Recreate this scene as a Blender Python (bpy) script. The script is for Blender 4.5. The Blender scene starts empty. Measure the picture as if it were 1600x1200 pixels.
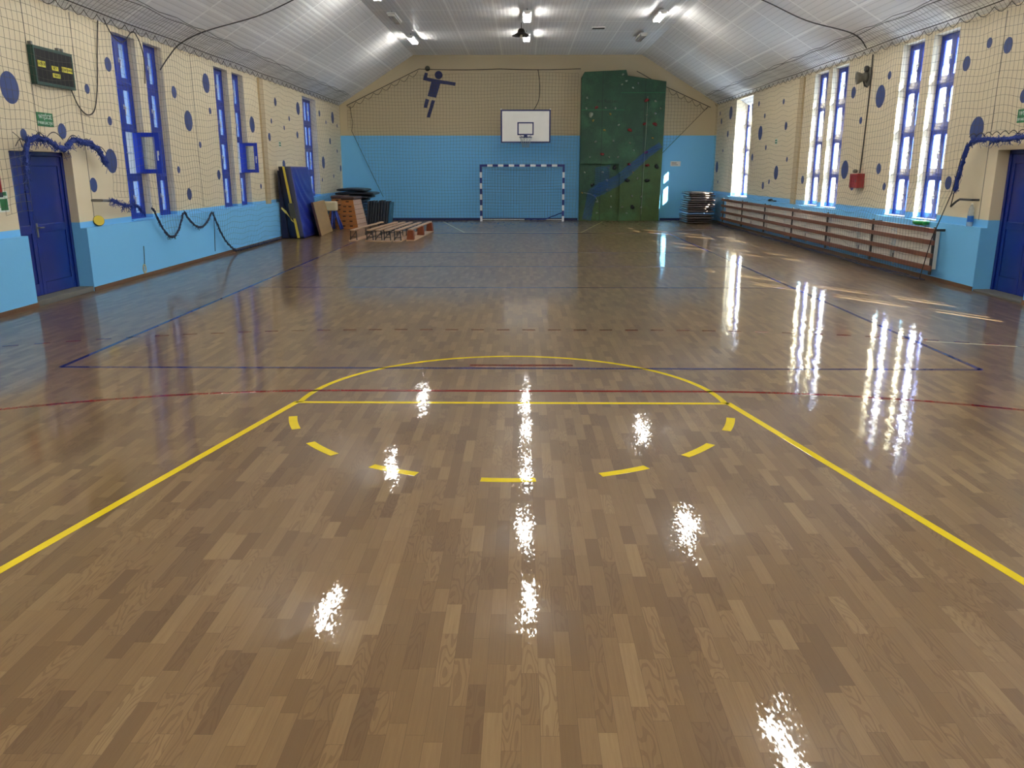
import bpy, math, random
import numpy as np
from mathutils import Vector, Matrix

rnd = random.Random(7)
C = bpy.context.scene.collection
PI = math.pi

# ------------------------------------------------------------------ materials
def lin(c):
    c /= 255.0
    return c / 12.92 if c <= 0.04045 else ((c + 0.055) / 1.055) ** 2.4

def rgb(r, g, b):
    return (lin(r), lin(g), lin(b), 1.0)

def new_mat(name):
    m = bpy.data.materials.new(name)
    m.use_nodes = True
    nt = m.node_tree
    nt.nodes.clear()
    out = nt.nodes.new('ShaderNodeOutputMaterial')
    return m, nt, out

def N(nt, t, **kw):
    n = nt.nodes.new(t)
    for k, v in kw.items():
        if k == 'op':
            n.operation = v
        elif hasattr(n, k) and not k.startswith('i_'):
            setattr(n, k, v)
    return n

def math_node(nt, op, a, b=None, c=None):
    n = nt.nodes.new('ShaderNodeMath')
    n.operation = op
    for i, v in enumerate((a, b, c)):
        if v is None:
            continue
        if isinstance(v, (int, float)):
            n.inputs[i].default_value = v
        else:
            nt.links.new(v, n.inputs[i])
    return n.outputs[0]

def vmath(nt, op, a, b=None, scale=None):
    n = nt.nodes.new('ShaderNodeVectorMath')
    n.operation = op
    for i, v in enumerate((a, b)):
        if v is None:
            continue
        if isinstance(v, tuple):
            n.inputs[i].default_value = v
        else:
            nt.links.new(v, n.inputs[i])
    if scale is not None:
        if isinstance(scale, (int, float)):
            n.inputs['Scale'].default_value = scale
        else:
            nt.links.new(scale, n.inputs['Scale'])
    return n.outputs[0]

def mixc(nt, fac, a, b, blend='MIX'):
    n = nt.nodes.new('ShaderNodeMix')
    n.data_type = 'RGBA'
    n.blend_type = blend
    for sock, v in ((n.inputs[0], fac), (n.inputs[6], a), (n.inputs[7], b)):
        if isinstance(v, (int, float)):
            sock.default_value = v
        elif isinstance(v, tuple):
            sock.default_value = v
        else:
            nt.links.new(v, sock)
    return n.outputs[2]

def pos_xyz(nt):
    g = nt.nodes.new('ShaderNodeNewGeometry')
    s = nt.nodes.new('ShaderNodeSeparateXYZ')
    nt.links.new(g.outputs['Position'], s.inputs[0])
    return g.outputs['Position'], s.outputs

def noise(nt, vec, scale, detail=2.0, rough=0.5):
    n = nt.nodes.new('ShaderNodeTexNoise')
    if vec is not None:
        nt.links.new(vec, n.inputs['Vector'])
    n.inputs['Scale'].default_value = scale
    n.inputs['Detail'].default_value = detail
    n.inputs['Roughness'].default_value = rough
    return n

def simple(name, col, rough=0.6, metal=0.0, spec=0.5, coat=0.0, var=0.08, vscale=3.0, bump=0.0, bscale=60.0, emit=None):
    m, nt, out = new_mat(name)
    p = nt.nodes.new('ShaderNodeBsdfPrincipled')
    tc = nt.nodes.new('ShaderNodeTexCoord')
    n = noise(nt, tc.outputs['Object'], vscale, 3.0)
    lo = tuple(c * (1 - var) for c in col[:3]) + (1,)
    hi = tuple(min(1, c * (1 + var)) for c in col[:3]) + (1,)
    nt.links.new(mixc(nt, n.outputs['Fac'], lo, hi), p.inputs['Base Color'])
    p.inputs['Roughness'].default_value = rough
    p.inputs['Metallic'].default_value = metal
    p.inputs['Specular IOR Level'].default_value = spec
    p.inputs['Coat Weight'].default_value = coat
    if bump:
        b = nt.nodes.new('ShaderNodeBump')
        b.inputs['Strength'].default_value = bump
        b.inputs['Distance'].default_value = 0.01
        n2 = noise(nt, tc.outputs['Object'], bscale, 3.0)
        nt.links.new(n2.outputs['Fac'], b.inputs['Height'])
        nt.links.new(b.outputs[0], p.inputs['Normal'])
    if emit:
        p.inputs['Emission Color'].default_value = emit[0]
        p.inputs['Emission Strength'].default_value = emit[1]
    nt.links.new(p.outputs[0], out.inputs[0])
    return m

def wavy_normal(nt):
    """slightly uneven lacquer: each strip tilts a little, plus ripples"""
    pos, xyz = pos_xyz(nt)
    cell = strip_cell(nt, xyz)[0]
    wn = nt.nodes.new('ShaderNodeTexWhiteNoise')
    wn.noise_dimensions = '3D'
    nt.links.new(vmath(nt, 'ADD', cell, (5.3, 1.7, 9.1)), wn.inputs['Vector'])
    a = vmath(nt, 'SCALE', vmath(nt, 'SUBTRACT', wn.outputs['Color'], (0.5, 0.5, 0.5)), scale=0.010)
    n1 = noise(nt, vmath(nt, 'MULTIPLY', pos, (9.0, 5.0, 1.0)), 1.0, 2.0)
    b = vmath(nt, 'SCALE', vmath(nt, 'SUBTRACT', n1.outputs['Color'], (0.5, 0.5, 0.5)), scale=0.026)
    n2 = noise(nt, vmath(nt, 'MULTIPLY', pos, (90.0, 30.0, 1.0)), 1.0, 2.0)
    c = vmath(nt, 'SCALE', vmath(nt, 'SUBTRACT', n2.outputs['Color'], (0.5, 0.5, 0.5)), scale=0.055)
    s = vmath(nt, 'ADD', vmath(nt, 'ADD', a, b), c)
    s = vmath(nt, 'MULTIPLY', s, (1.0, 1.0, 0.0))
    return vmath(nt, 'NORMALIZE', vmath(nt, 'ADD', s, (0.0, 0.0, 1.0)))

def strip_cell(nt, xyz):
    w, L = 0.066, 0.34
    u = math_node(nt, 'DIVIDE', xyz[0], w)
    col = math_node(nt, 'FLOOR', u)
    wn = nt.nodes.new('ShaderNodeTexWhiteNoise')
    wn.noise_dimensions = '1D'
    nt.links.new(col, wn.inputs['W'])
    off = math_node(nt, 'MULTIPLY', wn.outputs['Value'], 13.7)
    v = math_node(nt, 'ADD', math_node(nt, 'DIVIDE', xyz[1], L), off)
    # joints wander so that strips differ in length
    row = math_node(nt, 'FLOOR', v)
    wn2 = nt.nodes.new('ShaderNodeTexWhiteNoise')
    wn2.noise_dimensions = '2D'
    cv = nt.nodes.new('ShaderNodeCombineXYZ')
    nt.links.new(col, cv.inputs[0])
    nt.links.new(row, cv.inputs[1])
    nt.links.new(cv.outputs[0], wn2.inputs['Vector'])
    fv = math_node(nt, 'FRACT', v)
    cut = math_node(nt, 'ADD', math_node(nt, 'MULTIPLY', wn2.outputs['Value'], 0.5), 0.1)
    row2 = math_node(nt, 'ADD', row, math_node(nt, 'GREATER_THAN', fv, cut))
    cv2 = nt.nodes.new('ShaderNodeCombineXYZ')
    nt.links.new(col, cv2.inputs[0])
    nt.links.new(row2, cv2.inputs[1])
    return cv2.outputs[0], math_node(nt, 'FRACT', u), math_node(nt, 'SUBTRACT', fv, cut)

def lacquer(nt, p):
    nv = wavy_normal(nt)
    p.inputs['Coat Weight'].default_value = 0.62
    p.inputs['Coat Roughness'].default_value = 0.045
    p.inputs['Coat IOR'].default_value = 1.45
    nt.links.new(nv, p.inputs['Coat Normal'])

def floor_material():
    m, nt, out = new_mat('oak_parquet')
    p = nt.nodes.new('ShaderNodeBsdfPrincipled')
    pos, xyz = pos_xyz(nt)
    cell, fu, dv = strip_cell(nt, xyz)
    wn = nt.nodes.new('ShaderNodeTexWhiteNoise')
    wn.noise_dimensions = '3D'
    nt.links.new(cell, wn.inputs['Vector'])
    ramp = nt.nodes.new('ShaderNodeValToRGB')
    e = ramp.color_ramp.elements
    e[0].position = 0.0
    e[0].color = rgb(94, 73, 47)
    e[1].position = 1.0
    e[1].color = rgb(138, 115, 80)
    for ps, c in ((0.12, rgb(103, 81, 52)), (0.45, rgb(116, 93, 61)), (0.82, rgb(128, 104, 71))):
        k = e.new(ps)
        k.color = c
    nt.links.new(wn.outputs['Value'], ramp.inputs[0])
    # grain, shifted strip by strip
    sh = vmath(nt, 'MULTIPLY', wn.outputs['Color'], (37.0, 53.0, 11.0))
    g1 = noise(nt, vmath(nt, 'ADD', vmath(nt, 'MULTIPLY', pos, (120.0, 5.0, 1.0)), sh), 1.0, 3.0, 0.6)
    base = mixc(nt, math_node(nt, 'MULTIPLY', g1.outputs['Fac'], 0.6), ramp.outputs[0], rgb(84, 60, 38))
    # cathedral figure in some strips
    gpos = vmath(nt, 'ADD', vmath(nt, 'MULTIPLY', pos, (16.0, 2.6, 1.0)), sh)
    g2 = noise(nt, gpos, 1.0, 1.0, 0.4)
    rings = math_node(nt, 'SINE', math_node(nt, 'MULTIPLY', g2.outputs['Fac'], 75.0))
    rings = math_node(nt, 'MULTIPLY', math_node(nt, 'GREATER_THAN', rings, 0.5), 0.32)
    sel = nt.nodes.new('ShaderNodeSeparateColor')
    nt.links.new(wn.outputs['Color'], sel.inputs[0])
    some = math_node(nt, 'GREATER_THAN', sel.outputs[1], 0.62)
    base = mixc(nt, math_node(nt, 'MULTIPLY', rings, some), base, rgb(70, 44, 24))
    # joints
    eu = math_node(nt, 'LESS_THAN', math_node(nt, 'MINIMUM', fu, math_node(nt, 'SUBTRACT', 1.0, fu)), 0.012)
    ev = math_node(nt, 'LESS_THAN', math_node(nt, 'ABSOLUTE', dv), 0.003)
    base = mixc(nt, math_node(nt, 'MULTIPLY', math_node(nt, 'MAXIMUM', eu, ev), 0.45), base, rgb(50, 32, 18))
    # broad wear
    big = noise(nt, pos, 0.35, 2.0)
    base = mixc(nt, math_node(nt, 'MULTIPLY', big.outputs['Fac'], 0.2), base, rgb(128, 106, 78))
    nt.links.new(base, p.inputs['Base Color'])
    p.inputs['Roughness'].default_value = 0.42
    p.inputs['Specular IOR Level'].default_value = 0.15
    lacquer(nt, p)
    nt.links.new(p.outputs[0], out.inputs[0])
    return m

def line_material(name, col):
    m, nt, out = new_mat(name)
    p = nt.nodes.new('ShaderNodeBsdfPrincipled')
    pos, xyz = pos_xyz(nt)
    n = noise(nt, pos, 14.0, 3.0)
    nt.links.new(mixc(nt, n.outputs['Fac'], tuple(c * 0.85 for c in col[:3]) + (1,), col), p.inputs['Base Color'])
    p.inputs['Roughness'].default_value = 0.45
    p.inputs['Specular IOR Level'].default_value = 0.0
    lacquer(nt, p)
    nt.links.new(p.outputs[0], out.inputs[0])
    return m

def wall_material(name, split, low, high):
    """two coats of paint meeting at a straight edge, with rolled texture"""
    m, nt, out = new_mat(name)
    p = nt.nodes.new('ShaderNodeBsdfPrincipled')
    pos, xyz = pos_xyz(nt)
    n = noise(nt, pos, 0.9, 4.0, 0.6)
    f = math_node(nt, 'MULTIPLY', n.outputs['Fac'], 0.2)
    lowc = mixc(nt, f, low, tuple(c * 0.7 for c in low[:3]) + (1,))
    highc = mixc(nt, f, high, tuple(c * 0.75 for c in high[:3]) + (1,))
    k = math_node(nt, 'GREATER_THAN', xyz[2], split)
    nt.links.new(mixc(nt, k, lowc, highc), p.inputs['Base Color'])
    p.inputs['Roughness'].default_value = 0.5
    b = nt.nodes.new('ShaderNodeBump')
    b.inputs['Strength'].default_value = 0.15
    b.inputs['Distance'].default_value = 0.01
    n2 = noise(nt, pos, 25.0, 3.0)
    nt.links.new(n2.outputs['Fac'], b.inputs['Height'])
    nt.links.new(b.outputs[0], p.inputs['Normal'])
    nt.links.new(p.outputs[0], out.inputs[0])
    return m

def ceiling_material(name, x0, dx, y0, dy):
    """white ribbed sheets with pale cover strips over the joints"""
    m, nt, out = new_mat(name)
    p = nt.nodes.new('ShaderNodeBsdfPrincipled')
    pos, xyz = pos_xyz(nt)
    def joint(c, c0, d, w):
        t = math_node(nt, 'FRACT', math_node(nt, 'DIVIDE', math_node(nt, 'SUBTRACT', c, c0 - d * 50), d))
        t = math_node(nt, 'MINIMUM', t, math_node(nt, 'SUBTRACT', 1.0, t))
        return math_node(nt, 'LESS_THAN', t, w / d / 2)
    jx = joint(xyz[0], x0, dx, 0.05)
    jy = joint(xyz[1], y0, dy, 0.07)
    ribx = math_node(nt, 'PINGPONG', math_node(nt, 'ADD', xyz[0], 100.0), 0.055)
    rib = math_node(nt, 'LESS_THAN', ribx, 0.008)
    stain = noise(nt, pos, 0.5, 4.0, 0.6)
    panel = nt.nodes.new('ShaderNodeTexWhiteNoise')
    panel.noise_dimensions = '2D'
    cv = nt.nodes.new('ShaderNodeCombineXYZ')
    nt.links.new(math_node(nt, 'FLOOR', math_node(nt, 'DIVIDE', math_node(nt, 'SUBTRACT', xyz[0], x0 - dx * 50), dx)), cv.inputs[0])
    nt.links.new(math_node(nt, 'FLOOR', math_node(nt, 'DIVIDE', math_node(nt, 'SUBTRACT', xyz[1], y0 - dy * 50), dy)), cv.inputs[1])
    nt.links.new(cv.outputs[0], panel.inputs['Vector'])
    base = mixc(nt, stain.outputs['Fac'], rgb(222, 221, 219), rgb(236, 235, 233))
    base = mixc(nt, math_node(nt, 'MULTIPLY', panel.outputs['Value'], 0.22), base, rgb(205, 204, 202))
    base = mixc(nt, math_node(nt, 'MULTIPLY', rib, 0.30), base, rgb(150, 150, 150))
    base = mixc(nt, math_node(nt, 'MULTIPLY', math_node(nt, 'MAXIMUM', jx, jy), 0.9), base, rgb(250, 250, 247))
    nt.links.new(base, p.inputs['Base Color'])
    p.inputs['Roughness'].default_value = 0.42
    b = nt.nodes.new('ShaderNodeBump')
    b.inputs['Strength'].default_value = 0.5
    b.inputs['Distance'].default_value = 0.02
    h = math_node(nt, 'ADD', math_node(nt, 'MULTIPLY', ribx, 4.0), math_node(nt, 'MULTIPLY', math_node(nt, 'MAXIMUM', jx, jy), 0.5))
    nt.links.new(h, b.inputs['Height'])
    nt.links.new(b.outputs[0], p.inputs['Normal'])
    nt.links.new(p.outputs[0], out.inputs[0])
    return m

def glass_material():
    """dusty window glass: mostly clear, partly scattering the light that falls on it"""
    m, nt, out = new_mat('dusty_glass')
    tr = nt.nodes.new('ShaderNodeBsdfTransparent')
    tr.inputs[0].default_value = (0.92, 0.97, 1.0, 1)
    tl = nt.nodes.new('ShaderNodeBsdfTranslucent')
    tl.inputs[0].default_value = (0.9, 0.95, 1.0, 1)
    gl = nt.nodes.new('ShaderNodeBsdfGlossy')
    gl.inputs['Roughness'].default_value = 0.05
    pos, xyz = pos_xyz(nt)
    n = noise(nt, pos, 5.0, 3.0)
    mx = nt.nodes.new('ShaderNodeMixShader')
    f = math_node(nt, 'ADD', math_node(nt, 'MULTIPLY', n.outputs['Fac'], 0.2), 0.08)
    nt.links.new(f, mx.inputs[0])
    nt.links.new(tr.outputs[0], mx.inputs[1])
    nt.links.new(tl.outputs[0], mx.inputs[2])
    mx2 = nt.nodes.new('ShaderNodeMixShader')
    mx2.inputs[0].default_value = 0.06
    nt.links.new(mx.outputs[0], mx2.inputs[1])
    nt.links.new(gl.outputs[0], mx2.inputs[2])
    nt.links.new(mx2.outputs[0], out.inputs[0])
    return m

def plastic_clear():
    m, nt, out = new_mat('clear_plastic')
    tr = nt.nodes.new('ShaderNodeBsdfTransparent')
    tr.inputs[0].default_value = (0.85, 0.9, 0.92, 1)
    p = nt.nodes.new('ShaderNodeBsdfPrincipled')
    p.inputs['Base Color'].default_value = rgb(220, 225, 225)
    p.inputs['Roughness'].default_value = 0.15
    tc = nt.nodes.new('ShaderNodeTexCoord')
    n = noise(nt, tc.outputs['Object'], 20.0)
    mx = nt.nodes.new('ShaderNodeMixShader')
    nt.links.new(math_node(nt, 'ADD', math_node(nt, 'MULTIPLY', n.outputs['Fac'], 0.2), 0.25), mx.inputs[0])
    nt.links.new(tr.outputs[0], mx.inputs[1])
    nt.links.new(p.outputs[0], mx.inputs[2])
    nt.links.new(mx.outputs[0], out.inputs[0])
    return m

def climbing_material():
    m, nt, out = new_mat('climbing_panel_paint')
    p = nt.nodes.new('ShaderNodeBsdfPrincipled')
    pos, xyz = pos_xyz(nt)
    n1 = noise(nt, pos, 2.2, 7.0, 0.78)
    n2 = noise(nt, pos, 0.7, 3.0, 0.6)
    a = mixc(nt, n1.outputs['Fac'], rgb(4, 26, 20), rgb(38, 88, 56))
    yel = mixc(nt, n1.outputs['Fac'], rgb(24, 54, 20), rgb(74, 100, 40))
    # lower right of the wall is painted a yellower green
    d = math_node(nt, 'SUBTRACT', math_node(nt, 'ADD', math_node(nt, 'MULTIPLY', xyz[0], 0.84), -1.45), xyz[2])
    d = math_node(nt, 'ADD', d, math_node(nt, 'MULTIPLY', math_node(nt, 'SUBTRACT', n2.outputs['Fac'], 0.5), 0.8))
    k = math_node(nt, 'MULTIPLY_ADD', d, 1.6, 0.5)
    kc = nt.nodes.new('ShaderNodeClamp')
    nt.links.new(k, kc.inputs[0])
    base = mixc(nt, kc.outputs[0], a, yel)
    n3 = noise(nt, pos, 1.3, 5.0, 0.7)
    lm = nt.nodes.new('ShaderNodeMapRange')
    lm.inputs[1].default_value = 0.5
    lm.inputs[2].default_value = 0.8
    lm.inputs[4].default_value = 0.6
    nt.links.new(n3.outputs['Fac'], lm.inputs[0])
    light = lm.outputs[0]
    base = mixc(nt, light, base, rgb(70, 124, 80))
    # sheet joints
    jx = math_node(nt, 'LESS_THAN', math_node(nt, 'ABSOLUTE', math_node(nt, 'SUBTRACT', math_node(nt, 'PINGPONG', math_node(nt, 'SUBTRACT', xyz[0], 2.15), 0.78), 0.77)), 0.009)
    base = mixc(nt, math_node(nt, 'MULTIPLY', jx, 0.6), base, rgb(12, 30, 22))
    nt.links.new(base, p.inputs['Base Color'])
    p.inputs['Roughness'].default_value = 0.55
    b = nt.nodes.new('ShaderNodeBump')
    b.inputs['Strength'].default_value = 0.6
    b.inputs['Distance'].default_value = 0.05
    nt.links.new(n1.outputs['Fac'], b.inputs['Height'])
    nt.links.new(b.outputs[0], p.inputs['Normal'])
    nt.links.new(p.outputs[0], out.inputs[0])
    return m

def wood(name, dark, light, axis=(30, 3, 30), rough=0.45):
    m, nt, out = new_mat(name)
    p = nt.nodes.new('ShaderNodeBsdfPrincipled')
    tc = nt.nodes.new('ShaderNodeTexCoord')
    n = noise(nt, vmath(nt, 'MULTIPLY', tc.outputs['Object'], tuple(float(a) for a in axis)), 1.0, 4.0, 0.6)
    nt.links.new(mixc(nt, n.outputs['Fac'], dark, light), p.inputs['Base Color'])
    p.inputs['Roughness'].default_value = rough
    nt.links.new(p.outputs[0], out.inputs[0])
    return m

CREAM = rgb(224, 210, 178)
BLUE = rgb(116, 194, 246)
M = dict(
    floor=floor_material(),
    yellow_line=line_material('yellow_court_paint', rgb(226, 204, 40)),
    blue_line=line_material('blue_court_paint', rgb(34, 44, 110)),
    red_line=line_material('red_court_paint', rgb(120, 30, 26)),
    pale_line=line_material('pale_court_paint', rgb(205, 196, 160)),
    wall_l=wall_material('left_wall_paint', 1.08, BLUE, CREAM),
    wall_r=wall_material('right_wall_paint', 1.11, BLUE, CREAM),
    wall_b=wall_material('end_wall_dimmed_paint', 3.14, BLUE, rgb(196, 180, 146)),  # upper cream darkened for the weak light at the far end
    wall_f=wall_material('rear_wall_paint', 1.1, BLUE, CREAM),
    ceil_flat=ceiling_material('ceiling_sheets', -0.78, 1.22, 23.7, 1.77),
    ceil_l=ceiling_material('left_slope_sheets', -4.9, 1.05, 22.45, 1.88),
    ceil_r=ceiling_material('right_slope_sheets', 5.25, 1.05, 22.45, 1.88),
    glass=glass_material(),
    clear=plastic_clear(),
    climb=climbing_material(),
    shaded_cream=simple('cream_paint_shaded', rgb(190, 170, 134), 0.5),
    base_wood=simple('brown_baseboard', rgb(96, 66, 40), 0.5, var=0.2),
    dot=simple('navy_dot_paint', rgb(40, 62, 122), 0.55),
    navy=simple('navy_paint', rgb(18, 34, 92), 0.5),
    greyball=simple('grey_green_paint', rgb(72, 72, 60), 0.6),
    door=simple('glossy_blue_door_paint', rgb(5, 30, 118), 0.25, coat=0.2, var=0.12),
    winblue=simple('blue_window_paint', rgb(12, 50, 158), 0.3, var=0.1),
    white_metal=simple('white_metal', rgb(226, 226, 222), 0.35),
    white=simple('white_enamel', rgb(232, 230, 222), 0.4),
    black=simple('black_plastic', rgb(18, 18, 22), 0.35),
    board_black=simple('scoreboard_face', rgb(4, 6, 14), 0.5, spec=0.2),
    teal=simple('dark_green_case', rgb(8, 62, 54), 0.45),
    label_yellow=simple('yellow_label', rgb(214, 206, 60), 0.5),
    sign_green=simple('green_sign', rgb(16, 112, 62), 0.4),
    sign_white=simple('sign_white', rgb(222, 232, 224), 0.5),
    net=simple('dark_net_cord', rgb(84, 80, 72), 0.8, var=0.2),
    net_blue=simple('blue_net_cord', rgb(24, 50, 128), 0.8, var=0.25),
    net_dark=simple('dark_blue_net_cord', rgb(26, 36, 66), 0.8, var=0.3),
    net_veil=simple('bright_blue_net_cord', rgb(14, 78, 170), 0.8, var=0.2),
    net_pale=simple('pale_net_cord', rgb(150, 160, 165), 0.8, var=0.2),
    cable=simple('dark_cable', rgb(40, 36, 34), 0.6),
    steel=simple('grey_steel', rgb(120, 120, 118), 0.4, metal=0.7),
    dark_steel=simple('dark_steel', rgb(58, 60, 62), 0.45, metal=0.4),
    chrome=simple('silver_handle', rgb(225, 225, 225), 0.25, metal=0.3),
    grey=simple('grey_cast_metal', rgb(104, 102, 92), 0.5, var=0.2),
    bronze=simple('dark_lamp_metal', rgb(50, 44, 38), 0.4, metal=0.5),
    mat_blue=simple('blue_vinyl', rgb(30, 44, 132), 0.32, var=0.15, bump=0.1, bscale=8.0),
    mat_navy=simple('navy_vinyl', rgb(14, 18, 54), 0.45, var=0.2),
    mat_black=simple('black_vinyl', rgb(24, 30, 40), 0.4, var=0.25),
    mat_slate=simple('slate_vinyl', rgb(20, 34, 74), 0.4, var=0.25),
    mat_teal=simple('teal_vinyl', rgb(38, 96, 124), 0.45, var=0.2),
    mat_brown=simple('brown_vinyl', rgb(58, 46, 36), 0.4, var=0.25, bump=0.2, bscale=10),
    mat_pink=simple('faded_mat_edge', rgb(88, 76, 70), 0.5, var=0.25),
    mat_pale=simple('pale_blue_vinyl', rgb(130, 170, 214), 0.4, var=0.1),
    yellow=simple('yellow_webbing', rgb(202, 180, 62), 0.6, var=0.15),
    pale_yellow=simple('pale_yellow_pad', rgb(224, 206, 110), 0.6),
    disc_yellow=simple('yellow_plastic', rgb(214, 190, 56), 0.5),
    board=wood('tan_plywood', rgb(140, 112, 70), rgb(168, 140, 92), (4, 2, 12)),
    vault=wood('orange_vault_wood', rgb(132, 78, 30), rgb(176, 112, 52), (3, 3, 26)),
    vault_side=wood('pale_vault_wood', rgb(168, 134, 112), rgb(200, 168, 146), (3, 3, 26)),  # paler wood tone on the long sides
    leather=simple('brown_leather', rgb(74, 46, 36), 0.5, var=0.2),
    horse=simple('cream_leather', rgb(196, 184, 150), 0.5, var=0.12),
    blue_tube=simple('blue_enamel', rgb(34, 62, 148), 0.35),
    bench=wood('bench_pine', rgb(150, 118, 90), rgb(200, 168, 136), (30, 2, 30)),
    bench_leg=wood('bench_leg_wood', rgb(96, 42, 18), rgb(142, 68, 30), (20, 20, 6)),
    rail=wood('guard_rail_wood', rgb(96, 56, 38), rgb(130, 80, 56), (30, 1.5, 30)),
    radiator=simple('cream_radiator', rgb(236, 233, 222), 0.4),
    goal_white=simple('white_post_paint', rgb(228, 230, 232), 0.4),
    goal_blue=simple('blue_post_paint', rgb(20, 34, 110), 0.4),
    red_box=simple('red_cabinet', rgb(150, 32, 36), 0.35),
    hold_white=simple('pale_resin', rgb(132, 138, 124), 0.7, var=0.2),
    hold_red=simple('red_resin', rgb(118, 30, 30), 0.7, var=0.2),
    hold_dark=simple('dark_resin', rgb(22, 30, 34), 0.7, var=0.2),
    hold_yellow=simple('ochre_resin', rgb(138, 116, 48), 0.7, var=0.2),
    paper=simple('white_paper', rgb(222, 222, 220), 0.7),
    ink=simple('dark_ink', rgb(24, 26, 24), 0.7),
    green_plastic=simple('green_plastic', rgb(20, 150, 70), 0.35),
    bottle_label=simple('blue_bottle_label', rgb(36, 110, 190), 0.4),
    threshold=simple('grey_concrete', rgb(96, 96, 92), 0.8, var=0.15),
    tube=simple('fluorescent_tube', rgb(255, 250, 240), 0.3, emit=((1.0, 0.975, 0.92, 1), 60.0)),
    tube_off=simple('unlit_tube', rgb(170, 172, 168), 0.3),
    reflector=simple('white_reflector', rgb(225, 224, 220), 0.3),
    hole=simple('dark_opening', rgb(18, 12, 8), 0.8),
)

# ------------------------------------------------------------------ mesh builder
class MB:
    def __init__(self):
        self.v = []
        self.f = []
        self.mi = []
        self.cur = 0

    def face(self, idx):
        self.f.append(tuple(idx))
        self.mi.append(self.cur)

    def quad(self, a, b, c, d):
        n = len(self.v)
        self.v += [tuple(a), tuple(b), tuple(c), tuple(d)]
        self.face((n, n + 1, n + 2, n + 3))

    def hexa(self, pts):
        n = len(self.v)
        self.v += [tuple(p) for p in pts]
        for f in ((0, 3, 2, 1), (4, 5, 6, 7), (0, 1, 5, 4), (1, 2, 6, 5), (2, 3, 7, 6), (3, 0, 4, 7)):
            self.face([n + i for i in f])
        return self

    def box(self, x0, x1, y0, y1, z0, z1):
        x0, x1 = min(x0, x1), max(x0, x1)
        y0, y1 = min(y0, y1), max(y0, y1)
        z0, z1 = min(z0, z1), max(z0, z1)
        self.hexa([(x0, y0, z0), (x1, y0, z0), (x1, y1, z0), (x0, y1, z0), (x0, y0, z1), (x1, y0, z1), (x1, y1, z1), (x0, y1, z1)])
        return self

    def lbox(self, o, d, nrm, a0, a1, t0, t1, z0, z1):
        """box in a frame: d along the width, nrm through the thickness"""
        o = Vector(o); d = Vector(d); nrm = Vector(nrm)
        def P(a, t, z):
            return o + d * a + nrm * t + Vector((0, 0, z))
        self.hexa([P(a0, t0, z0), P(a1, t0, z0), P(a1, t1, z0), P(a0, t1, z0), P(a0, t0, z1), P(a1, t0, z1), P(a1, t1, z1), P(a0, t1, z1)])
        return self

    def prism(self, poly, axis, a, b):
        """polygon in the plane across 'axis', pulled from a to b"""
        def P(p, t):
            return {'x': (t, p[0], p[1]), 'y': (p[0], t, p[1]), 'z': (p[0], p[1], t)}[axis]
        n = len(self.v)
        k = len(poly)
        self.v += [P(p, a) for p in poly] + [P(p, b) for p in poly]
        self.face(list(range(n, n + k))[::-1])
        self.face(list(range(n + k, n + 2 * k)))
        for i in range(k):
            j = (i + 1) % k
            self.face((n + i, n + j, n + k + j, n + k + i))
        return self

    def tube(self, pts, r, n=8, cap=True):
        pts = [Vector(p) for p in pts]
        rs = r if isinstance(r, (list, tuple)) else [r] * len(pts)
        base = len(self.v)
        up = Vector((0, 0, 1))
        prev = None
        for i, p in enumerate(pts):
            d = (pts[min(i + 1, len(pts) - 1)] - pts[max(i - 1, 0)])
            if d.length < 1e-9:
                d = Vector((0, 0, 1))
            d.normalize()
            a = prev if prev is not None else (up if abs(d.z) < 0.95 else Vector((1, 0, 0)))
            a = a - d * a.dot(d)
            if a.length < 1e-6:
                a = Vector((1, 0, 0)) - d * d.x
            a.normalize()
            prev = a
            b = d.cross(a)
            for k in range(n):
                t = 2 * PI * k / n
                self.v.append(tuple(p + (a * math.cos(t) + b * math.sin(t)) * rs[i]))
        for i in range(len(pts) - 1):
            for k in range(n):
                q = (k + 1) % n
                self.face((base + i * n + k, base + i * n + q, base + (i + 1) * n + q, base + (i + 1) * n + k))
        if cap:
            self.face([base + k for k in range(n)][::-1])
            e = base + (len(pts) - 1) * n
            self.face([e + k for k in range(n)])
        return self

    def lathe(self, prof, o=(0, 0, 0), n=20, ax=None):
        """profile of (radius, height) about the z axis, or about ax"""
        o = Vector(o)
        rot = Vector((0, 0, 1)).rotation_difference(Vector(ax)).to_matrix() if ax is not None else Matrix.Identity(3)
        base = len(self.v)
        for r, z in prof:
            for k in range(n):
                t = 2 * PI * k / n
                self.v.append(tuple(o + rot @ Vector((r * math.cos(t), r * math.sin(t), z))))
        for i in range(len(prof) - 1):
            for k in range(n):
                q = (k + 1) % n
                self.face((base + i * n + k, base + i * n + q, base + (i + 1) * n + q, base + (i + 1) * n + k))
        self.face([base + k for k in range(n)][::-1])
        e = base + (len(prof) - 1) * n
        self.face([e + k for k in range(n)])
        return self

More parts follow.
